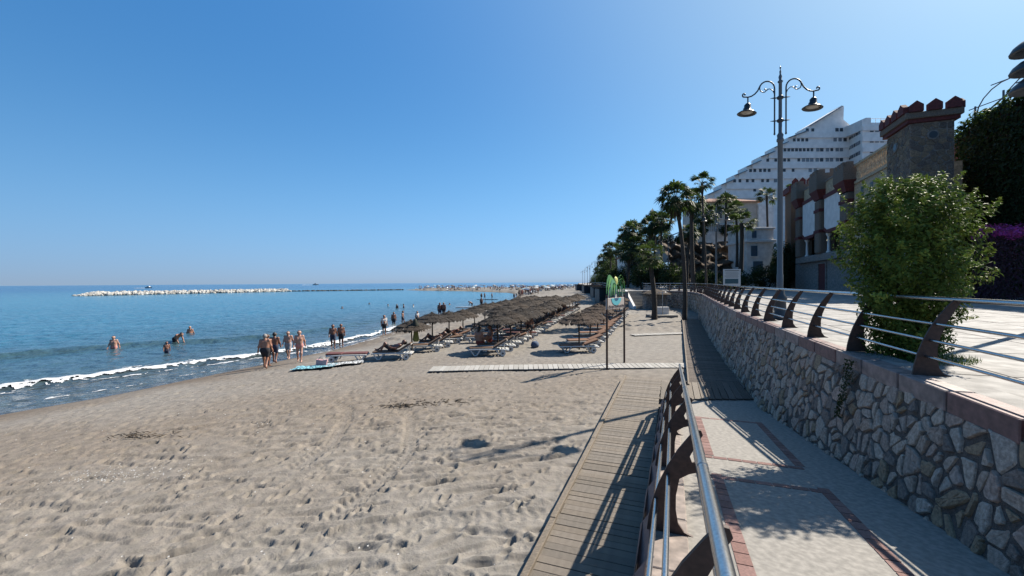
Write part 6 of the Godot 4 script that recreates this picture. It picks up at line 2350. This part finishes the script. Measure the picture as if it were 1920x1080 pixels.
func make_person(pose: String, skin: Material, wear: Material, top: Material, hair: Material, build: String, look := 0.0) -> Node3D:
	# build: man, stout, woman, child
	var t := thing("person", "", "person")
	var j := joints(pose)
	var stout := 0.035 if build == "stout" else 0.0
	var wo := build == "woman"
	var shw := 0.94 if wo else 1.0
	for k in ["sl", "sr"]: j[k].x *= shw
	var B: Array = []
	var sw: Vector3 = (j.sl - j.sr).normalized()
	var up: Vector3 = (j.chest - j.hip).normalized()
	var fw := sw.cross(up).normalized()
	for q in [1.0, -1.0]:
		B.append([j.hip + sw * 0.06 * q, j.chest + sw * 0.085 * q, 0.105 + stout + (0.008 if wo else 0.0), 0.10 + stout * 0.4])
		B.append([j.chest + sw * 0.08 * q + up * 0.02, j.sl if q > 0 else j.sr, 0.085, 0.062])
	B.append([j.hip + up * 0.16 + fw * 0.04, j.hip + up * 0.22 + fw * 0.045, 0.10 + stout * 1.5, 0.10 + stout])
	B.append([j.chest + up * 0.08, j.neck, 0.07, 0.055])
	var face: Vector3 = fw.rotated(up, look)
	var hup: Vector3 = (j.head - j.neck).normalized() if pose != "bend" else Vector3(0, 0.9, 0.4).normalized()
	B.append([j.neck, j.head, 0.052, 0.06])
	for s in ["l", "r"]:
		B.append([j["h" + s], j["k" + s], 0.088 + stout * 0.5 + (0.006 if wo else 0.0), 0.056])
		B.append([j["k" + s], j["a" + s], 0.056, 0.037])
		B.append([j["a" + s], j["t" + s], 0.040, 0.030])
		B.append([j["s" + s], j["e" + s], 0.052 + stout * 0.2, 0.040])
		B.append([j["e" + s], j["w" + s], 0.040, 0.027])
		var hd: Vector3 = (j["w" + s] - j["e" + s]).normalized()
		B.append([j["w" + s], j["w" + s] + hd * 0.075, 0.028, 0.030])
	if wo:
		for q in [1.0, -1.0]: B.append([j.chest + sw * 0.075 * q + fw * 0.085 - up * 0.03, j.chest + sw * 0.075 * q + fw * 0.095 - up * 0.035, 0.055, 0.055])
	var st := field_mesh(B, 0.026)
	# head with face, on a finer grid
	var H: Array = []
	var hc: Vector3 = j.head
	var hs := face.cross(hup).normalized()
	H.append([hc + hup * 0.035 - face * 0.015, hc + hup * 0.03 - face * 0.005, 0.085, 0.088])
	H.append([hc + hup * 0.0 + face * 0.02, hc - hup * 0.075 + face * 0.045, 0.066, 0.038])
	H.append([hc + hup * 0.02 + face * 0.095, hc - hup * 0.02 + face * 0.108, 0.010, 0.014])
	H.append([hc + hup * 0.035 + face * 0.075 - hs * 0.03, hc + hup * 0.035 + face * 0.075 + hs * 0.03, 0.014, 0.014])
	H.append([hc - hup * 0.052 + face * 0.082 - hs * 0.018, hc - hup * 0.052 + face * 0.082 + hs * 0.018, 0.008, 0.008])
	for q in [1.0, -1.0]: H.append([hc + hs * 0.082 * q + hup * 0.015, hc + hs * 0.086 * q - hup * 0.025, 0.014, 0.011])
	st.append_from(field_mesh(H, 0.010).commit(), 0, Transform3D())
	# five fingers a hand
	for s in ["l", "r"]:
		var w: Vector3 = j["w" + s]
		var hd: Vector3 = (w - j["e" + s]).normalized()
		var across := hd.cross(fw).normalized().cross(hd).normalized()
		var curl := across.cross(hd) * (1.0 if s == "l" else -1.0)
		for f in 4:
			var b: Vector3 = w + hd * 0.09 + across * (0.024 - 0.016 * f)
			var l: float = [0.062, 0.072, 0.066, 0.052][f]
			tube(st, [b, b + hd * l * 0.55, b + hd * l * 0.95 + curl * 0.015], [0.009, 0.0085, 0.006], 5)
		var th := w + hd * 0.03 + across * 0.026
		tube(st, [th, th + (hd + across).normalized() * 0.03, th + hd * 0.055 + across * 0.03], [0.011, 0.010, 0.007], 5)
	var body := obj("body", st, skin, t)
	body.name = "body"
	# hair
	st = S()
	var hb := Basis(hs, hup, hs.cross(hup))
	var cap: Array = [[hc + hup * 0.05 - face * 0.028, hc + hup * 0.045 - face * 0.02, 0.090, 0.090]]
	if wo:
		cap.append([hc - face * 0.06, hc - face * 0.07 - hup * 0.12, 0.075, 0.05])
	else:
		cap.append([hc - face * 0.05, hc - face * 0.05 - hup * 0.02, 0.078, 0.07])
	obj("hair", field_mesh(cap, 0.014), hair, t)
	st = S()
	for q in [1.0, -1.0]:
		var e: Vector3 = hc + hup * 0.012 + face * 0.086 + hs * 0.031 * q
		lathe(st, [Vector2(0.0, -0.008), Vector2(0.009, 0.0), Vector2(0.0, 0.008)], e, 6, hb)
	obj("eyes", st, M.black, t)
	# clothes: a shell over the hips and thighs, for some a top
	if wear:
		var C: Array = []
		for q in [1.0, -1.0]: C.append([j.hip + sw * 0.06 * q - up * 0.02, j.hip + sw * 0.062 * q + up * 0.07, 0.122 + stout, 0.118 + stout])
		for s in ["l", "r"]:
			var cut: float = 0.12 if wo else 0.62
			C.append([j["h" + s], j["h" + s].lerp(j["k" + s], cut), 0.108 + stout * 0.5, 0.094 if not wo else 0.1])
		obj("swim_shorts" if not wo else "bikini_bottom", field_mesh(C, 0.026), wear, t)
	if top:
		var C: Array = []
		if wo:
			for q in [1.0, -1.0]: C.append([j.chest + sw * 0.072 * q + fw * 0.09 - up * 0.03, j.chest + sw * 0.082 * q + fw * 0.09 - up * 0.035, 0.062, 0.060])
			C.append([j.chest - sw * 0.12 - up * 0.03, j.chest + sw * 0.12 - up * 0.03, 0.055, 0.055])
		else:
			for q in [1.0, -1.0]:
				C.append([j.hip + sw * 0.06 * q + up * 0.08, j.chest + sw * 0.085 * q, 0.122 + stout, 0.116 + stout * 0.4])
				C.append([j.chest + sw * 0.08 * q, j.sl if q > 0 else j.sr, 0.10, 0.078])
			for s in ["l", "r"]: C.append([j["s" + s], j["s" + s].lerp(j["e" + s], 0.5), 0.07, 0.062])
		obj("top", field_mesh(C, 0.024), top, t)
	return t

func build_people() -> void:
	var dark := mat(lin(0.02, 0.02, 0.028), 0.85)
	var navy := mat(lin(0.03, 0.04, 0.08), 0.85)
	var red := mat(lin(0.30, 0.05, 0.03), 0.85)
	var white := mat(lin(0.68, 0.68, 0.68), 0.85)
	var pink := mat(lin(0.62, 0.28, 0.24), 0.8)
	var stout := make_person("walk", M.skin, dark, null, M.hair_grey, "stout")
	var man := make_person("walk", M.skin_dark, navy, null, M.hair, "man")
	var pale := make_person("walk", M.skin_pale, mat(lin(0.40, 0.36, 0.36), 0.8), null, M.hair, "man")
	var woman := make_person("walk", M.skin_pale, pink, pink, M.hair, "woman")
	var stand := make_person("stand", M.skin_dark, dark, null, M.hair, "man")
	var shirt := make_person("stand", M.skin, dark, white, M.hair, "man")
	var bend := make_person("bend", M.skin, dark, null, M.hair, "man")
	var sit := make_person("sit", M.skin, red, red, M.hair, "woman")
	var lie := make_person("lie", M.skin_dark, dark, null, M.hair, "man")
	var used := {}
	var go := func(src: Node3D, x: float, d: float, y: float, turn: float, sc: float, label: String, group: String) -> void:
		var o: Node3D = src
		if used.has(src): o = dup(src, at(x, d, y), turn, label, group)
		else:
			used[src] = true
			o.position = at(x, d, y)
			o.rotation.y = turn
			tag(o, label, "", group)
		o.scale = Vector3.ONE * sc
	var g := func(x: float, d: float) -> float: return ground(x, d)
	var shore := "people walking along the water's edge"
	go.call(stout, -12.40, 21.35, ground(-12.4, 21.35), PI + 0.25, 1.0, "stout shirtless person in black trunks walking away, front of the group", shore)
	go.call(man, -13.40, 24.0, ground(-13.4, 24.0), PI + 0.3, 1.0, "tanned person in dark trunks just right of the stout walker", shore)
	go.call(pale, -14.05, 26.7, ground(-14.05, 26.7), 0.2, 1.0, "pale thin person walking at the foam line behind the woman in pink", shore)
	go.call(woman, -11.40, 22.8, ground(-11.4, 22.8), 0.35, 0.98, "person in a pink bikini walking towards the camera", shore)
	go.call(stand, -12.9, 22.4, ground(-12.9, 22.4), PI, 0.98, "dark haired person half hidden behind the stout walker", shore)
	go.call(man, -13.05, 31.0, ground(-13.05, 31.0), 0.4, 1.0, "left one of two tanned people walking by the foam", shore)
	go.call(stand, -12.7, 31.6, ground(-12.7, 31.6), 0.4, 0.97, "right one of two tanned people walking by the foam", shore)
	go.call(shirt, -11.15, 37.1, ground(-11.15, 37.1), 0.6, 1.0, "person in a white top and dark shorts standing at the water's edge", shore)
	var sea := "bathers standing in the shallow sea"
	go.call(stand, -13.7, 49.3, -0.45, 0.4, 1.05, "dark bather in the shallows, left one beyond the white top", sea)
	go.call(man, -13.3, 51.8, -0.4, 1.4, 1.0, "dark bather in the shallows with bent arms, right one beyond the white top", sea)
	go.call(shirt, -11.7, 52.5, -0.5, 0.8, 1.0, "bather in white half hidden by the first straw umbrella", sea)
	go.call(man, -9.25, 54.5, ground(-9.25, 54.5), 0.3, 1.12, "left one of a pair standing at the water behind the umbrellas", sea)
	go.call(stand, -8.75, 54.5, ground(-8.75, 54.5), -0.2, 1.1, "right one of a pair standing at the water behind the umbrellas", sea)
	go.call(woman, -29.1, 31.1, -0.75, 0.3, 1.0, "bather waist deep in the water, leftmost of all", sea)
	go.call(man, -23.7, 29.2, -0.45, 0.8, 0.72, "child standing in the water left of the bending bather", sea)
	go.call(bend, -26.9, 34.0, -0.62, 1.3, 1.1, "bather in dark trunks bending forward in the water", sea)
	go.call(stout, -31.0, 41.0, -1.05, 0.2, 1.0, "bather chest deep with wet hair, farthest of the left group", sea)
	var far := "distant swimmers in the bay"
	for q in [[-32.3, 81.0, -1.38, 0, "distant swimmer alone in the middle of the bay"], [-32.5, 97.0, -1.4, 1, "distant swimmer nearest the dark rocks"], [-25.3, 87.0, -1.25, 2, "distant swimmer, left one of the row beyond the bathers"], [-21.6, 80.0, -0.95, 0, "distant bather waist deep, second of the row beyond the bathers"], [-20.6, 81.0, -0.95, 1, "distant bather waist deep, third of the row beyond the bathers"], [-19.7, 85.0, -1.3, 2, "distant swimmer, right one of the row beyond the bathers"], [-13.5, 92.0, -1.35, 0, "distant swimmer close to the paddle boards"]]:
		go.call([stand, man, shirt][q[3]], q[0], q[1], q[2], rng.randf() * TAU, 1.0, q[4], far)
	go.call(stand, -8.4, 117.0, 0.12, 0.4, 1.0, "left one of two people standing on the farther paddle board", "people on paddle boards")
	go.call(man, -7.5, 117.0, 0.12, 0.6, 1.0, "right one of two people standing on the farther paddle board", "people on paddle boards")
	go.call(stand, -5.5, 116.5, 0.12, 1.0, 1.0, "single person standing on the paddle board nearer the beach", "people on paddle boards")
	go.call(bend, -7.7, 82.0, -0.25, -1.2, 1.05, "bather bending over a white board at the water's edge", "people by the white board")
	go.call(stand, -6.0, 83.3, -0.1, 0.2, 1.1, "bather standing right of the white board at the water's edge", "people by the white board")
	go.call(stand, 0.6, 128.0, -0.3, 0.2, 1.0, "distant wader where the bay meets the beach, left one", "waders at the end of the bay")
	go.call(man, 2.4, 128.0, 0.0, 0.2, 1.0, "distant wader where the bay meets the beach, right one", "waders at the end of the bay")
	# on the loungers
	var lab := "people on the sun loungers"
	go.call(lie, -6.05, 21.32, ground(-5.95, 21.3) + 0.40, -PI / 2 + 0.12, 1.0, "tanned sunbather lying with raised knees on the lone lounger", lab)
	go.call(sit, -1.75, 22.6, ground(-1.75, 22.6) + 0.38, 2.6, 1.05, "sunbather with a bare back sitting in red on the middle row", lab)
	go.call(sit, -1.25, 23.6, ground(-1.25, 23.6) + 0.38, -1.2, 1.0, "sunbather in red facing left on the middle row", lab)
	go.call(lie, -4.6, 24.9, ground(-4.6, 24.9) + 0.40, -PI / 2 + 0.15, 1.0, "tanned sunbather lying in the row nearest the water", lab)
	go.call(lie, -4.0, 28.0, ground(-4.0, 28.0) + 0.40, -PI / 2 + 0.15, 1.0, "sunbather lying under the second umbrella by the water", lab)
	go.call(stand, 1.1, 27.2, ground(1.1, 27.2), 0.3, 0.95, "person standing under the middle umbrellas", lab)
	go.call(man, 5.2, 43.0, ground(5.2, 43.0), 2.5, 1.0, "person walking in the aisle between the lounger blocks", lab)
	go.call(stand, 3.2, 41.0, ground(3.2, 41.0), 0.5, 1.0, "left one of three people standing behind the middle umbrellas", lab)
	go.call(man, 4.0, 41.5, ground(4.0, 41.5), 0.5, 1.05, "middle one of three people standing behind the middle umbrellas", lab)
	go.call(stand, 4.6, 42.2, ground(4.6, 42.2), 0.9, 1.0, "right one of three people standing behind the middle umbrellas", lab)
	# boards
	for q in [[-8.0, 117.0, 3.4, "dark paddle board carrying two people in the bay", dark], [-5.5, 116.5, 3.2, "dark paddle board carrying one person in the bay", dark], [-8.4, 80.5, 4.6, "white board afloat beside the bending bather", white]]:
		var st := S()
		var poly := PackedVector2Array()
		for k in 16:
			var a := TAU * k / 16.0
			poly.append(Vector2(cos(a) * q[2] / 2, sin(a) * 0.38 * (1.0 + 0.15 * cos(2.0 * a))))
		prism(st, poly, at(q[0], q[1], 0.07), Vector3(1, 0, 0), Vector3(0, 0, 1), 0.12)
		var o := obj("paddle_board", st, q[4])
		tag(o, q[3], "paddle board")

func build_far_beach() -> void:
	# the crowd on the distant beach: loungers, parasols and figures that read as one mass
	var fig := S()
	lathe(fig, [Vector2(0.0, 0.0), Vector2(0.10, 0.02), Vector2(0.12, 0.7), Vector2(0.20, 1.0), Vector2(0.22, 1.35), Vector2(0.07, 1.45), Vector2(0.11, 1.58), Vector2(0.0, 1.72)], Vector3.ZERO, 7)
	fig.generate_normals()
	var par := S()
	lathe(par, [Vector2(1.15, 1.75), Vector2(0.7, 2.05), Vector2(0.0, 2.25)], Vector3.ZERO, 9)
	tube(par, [Vector3.ZERO, Vector3(0, 2.0, 0)], 0.03, 4)
	par.generate_normals()
	var bed := S()
	box(bed, Vector3(-0.3, 0.32, 0), Vector3(1.3, 0.12, 0.6))
	box(bed, Vector3(0.6, 0.5, 0), Vector3(0.8, 0.12, 0.6), Basis(Vector3(0, 0, 1), 0.5))
	box(bed, Vector3(0, 0.14, 0), Vector3(1.2, 0.28, 0.5))
	bed.generate_normals()
	for q in [["distant_crowd", fig, 300, "far off crowd of bathers on the distant beach", [Color(0.16, 0.08, 0.05), Color(0.3, 0.16, 0.11), Color(0.04, 0.04, 0.06), Color(0.4, 0.3, 0.25), Color(0.35, 0.08, 0.06)]], ["distant_parasols", par, 100, "far off white and blue parasols on the distant beach", [Color(0.6, 0.6, 0.6), Color(0.35, 0.5, 0.55), Color(0.12, 0.09, 0.07), Color(0.05, 0.12, 0.25), Color(0.1, 0.09, 0.08), Color(0.15, 0.11, 0.08)]], ["distant_loungers", bed, 200, "far off white loungers on the distant beach", [Color(0.72, 0.72, 0.72), Color(0.6, 0.6, 0.6), Color(0.25, 0.2, 0.17)]]]:
		var mm := MultiMesh.new()
		mm.transform_format = MultiMesh.TRANSFORM_3D
		mm.use_colors = true
		mm.mesh = q[1].commit()
		mm.instance_count = q[2]
		for k in q[2]:
			var x: float
			var d: float
			var tries := 0
			while true:
				tries += 1
				if rng.randf() < 0.5:
					x = rng.randf_range(-66.0, 12.0)
					d = rng.randf_range(205.0, 325.0)
				else:
					d = rng.randf_range(135.0, 330.0)
					x = lerp_list(SHORE, d) + absf(rng.randfn(0, 1.0)) * 0.03 * d + 1.0
				if ground(x, d) > 0.12 or tries > 40: break
			mm.set_instance_transform(k, Transform3D(Basis(Vector3.UP, rng.randf() * TAU), at(x, d, ground(x, d))))
			mm.set_instance_color(k, q[4][rng.randi() % q[4].size()])
		var mi := MultiMeshInstance3D.new()
		mi.multimesh = mm
		mi.name = q[0]
		var m := mat(Color.WHITE, 0.85)
		m.vertex_color_use_as_albedo = true
		m.albedo_color = Color(0.8, 0.8, 0.8)
		mi.material_override = m
		add_child(mi)
		tag(mi, q[3], "beach crowd", "", "stuff")
	# speed boats far out
	for q in [[-498.0, 585.0, 0.0, "white motor boat with a wake left of the breakwater"], [-690.0, 1500.0, 0.3, "tiny white boat near the horizon above the breakwater"]]:
		var b := thing("motor_boat", q[3], "boat", at(q[0], q[1], 0.1), q[2])
		b.scale = Vector3.ONE * (1.4 if q[1] < 700.0 else 3.0)
		var st := S()
		var prev: Array = []
		for k in 6:
			var f := k / 5.0
			var x := lerpf(-3.0, 3.2, f)
			var wd := 1.1 * (1.0 - pow(f, 3.0)) + 0.02
			var ring := [Vector3(x, -0.2, 0), Vector3(x, 0.5, wd * 0.8), Vector3(x, 1.0 + 0.2 * f, wd), Vector3(x, 1.0 + 0.2 * f, -wd), Vector3(x, 0.5, -wd * 0.8)]
			if prev:
				for i in 5: quad(st, prev[i], prev[(i + 1) % 5], ring[(i + 1) % 5], ring[i])
			prev = ring
		obj("hull", st, M.white_plastic, b)
		st = S()
		prism(st, PackedVector2Array([Vector2(-1.4, 1.1), Vector2(1.2, 1.1), Vector2(0.5, 2.0), Vector2(-1.3, 2.0)]), Vector3.ZERO, Vector3(1, 0, 0), Vector3.UP, 1.5)
		obj("cabin", st, M.white_plastic, b)
		st = S()
		for k in 40:
			rock(st, Vector3(-3.5 - 11.0 * k / 40.0, 0.0, rng.randf_range(-0.6, 0.6)), Vector3(0.5, 0.18, 0.4), 5)
		var wk := obj("wake", st, M.foam, b)
		wk.set_meta("kind", "stuff")

# ---------- sky, light, camera ----------
func sky_image() -> Image:
	# clear air: deeper blue overhead, pale at the horizon, brighter towards the sun
	var w := 512
	var h := 256
	var im := Image.create(w, h, false, Image.FORMAT_RGBF)
	var zen := Vector3(0.04, 0.165, 0.42)
	var mid := Vector3(0.197, 0.567, 0.98)
	var hor := Vector3(0.275, 0.376, 0.511)
	var sun := SUN.normalized()
	for j in h:
		var el := (0.5 - (j + 0.5) / h) * PI
		for i in w:
			var az := (i + 0.5) / w * TAU
			var dir := Vector3(sin(az) * cos(el), sin(el), -cos(az) * cos(el))
			var y := maxf(dir.y, 0.0)
			var c := zen.lerp(mid, pow(1.0 - y, 4.36)).lerp(hor, pow(1.0 - y, 8.0))
			var g := dir.dot(sun) * 0.5 + 0.5
			c *= 1.0 + 0.826 * g * g
			c += Vector3(0.483, 0.469, 0.19) * pow(g, 11.0)
			c += Vector3(0.8, 0.8, 0.8) * pow(g, 80.0)
			c /= 2.12
			im.set_pixel(i, j, Color(c.x, c.y, c.z))
	return im

func _ready() -> void:
	rng.seed = 20240611
	fn.seed = 5
	fn.frequency = 0.02
	fn.fractal_octaves = 4
	fn2.seed = 9
	fn2.frequency = 0.02
	fn2.fractal_octaves = 2
	var cam := Camera3D.new()
	cam.name = "camera"
	cam.position = Vector3(0, 4.7, 0)
	cam.rotation_degrees = Vector3(-0.75, 0, -0.37)
	cam.fov = 2.0 * rad_to_deg(atan(540.0 / 800.0))
	cam.near = 0.05
	cam.far = 20000.0
	cam.current = true
	add_child(cam)
	var we := WorldEnvironment.new()
	we.name = "world"
	var env := Environment.new()
	env.background_mode = Environment.BG_SKY
	var sk := Sky.new()
	var pm := PanoramaSkyMaterial.new()
	pm.panorama = ImageTexture.create_from_image(sky_image())
	sk.sky_material = pm
	env.sky = sk
	env.tonemap_mode = Environment.TONE_MAPPER_LINEAR
	env.tonemap_exposure = 2.12
	env.sdfgi_enabled = true
	env.ssao_enabled = true
	env.ssil_enabled = true
	we.environment = env
	add_child(we)
	var sun := DirectionalLight3D.new()
	sun.name = "sun"
	sun.light_energy = 1.6
	sun.light_color = Color(1.0, 0.965, 0.91)
	sun.light_angular_distance = 0.5
	sun.shadow_enabled = true
	add_child(sun)
	sun.look_at_from_position(SUN * 100.0, Vector3.ZERO)
	materials()
	build_sand()
	build_water()
	build_promenade()
	build_stone_wall()
	build_houses()
	build_hotel()
	build_castle()
	build_breakwater()
	build_boardwalks()
	build_railings()
	build_lamps()
	build_bush()
	build_palms()
	build_signs()
	build_beach_furniture()
	build_litter()
	build_people()
	build_far_beach()
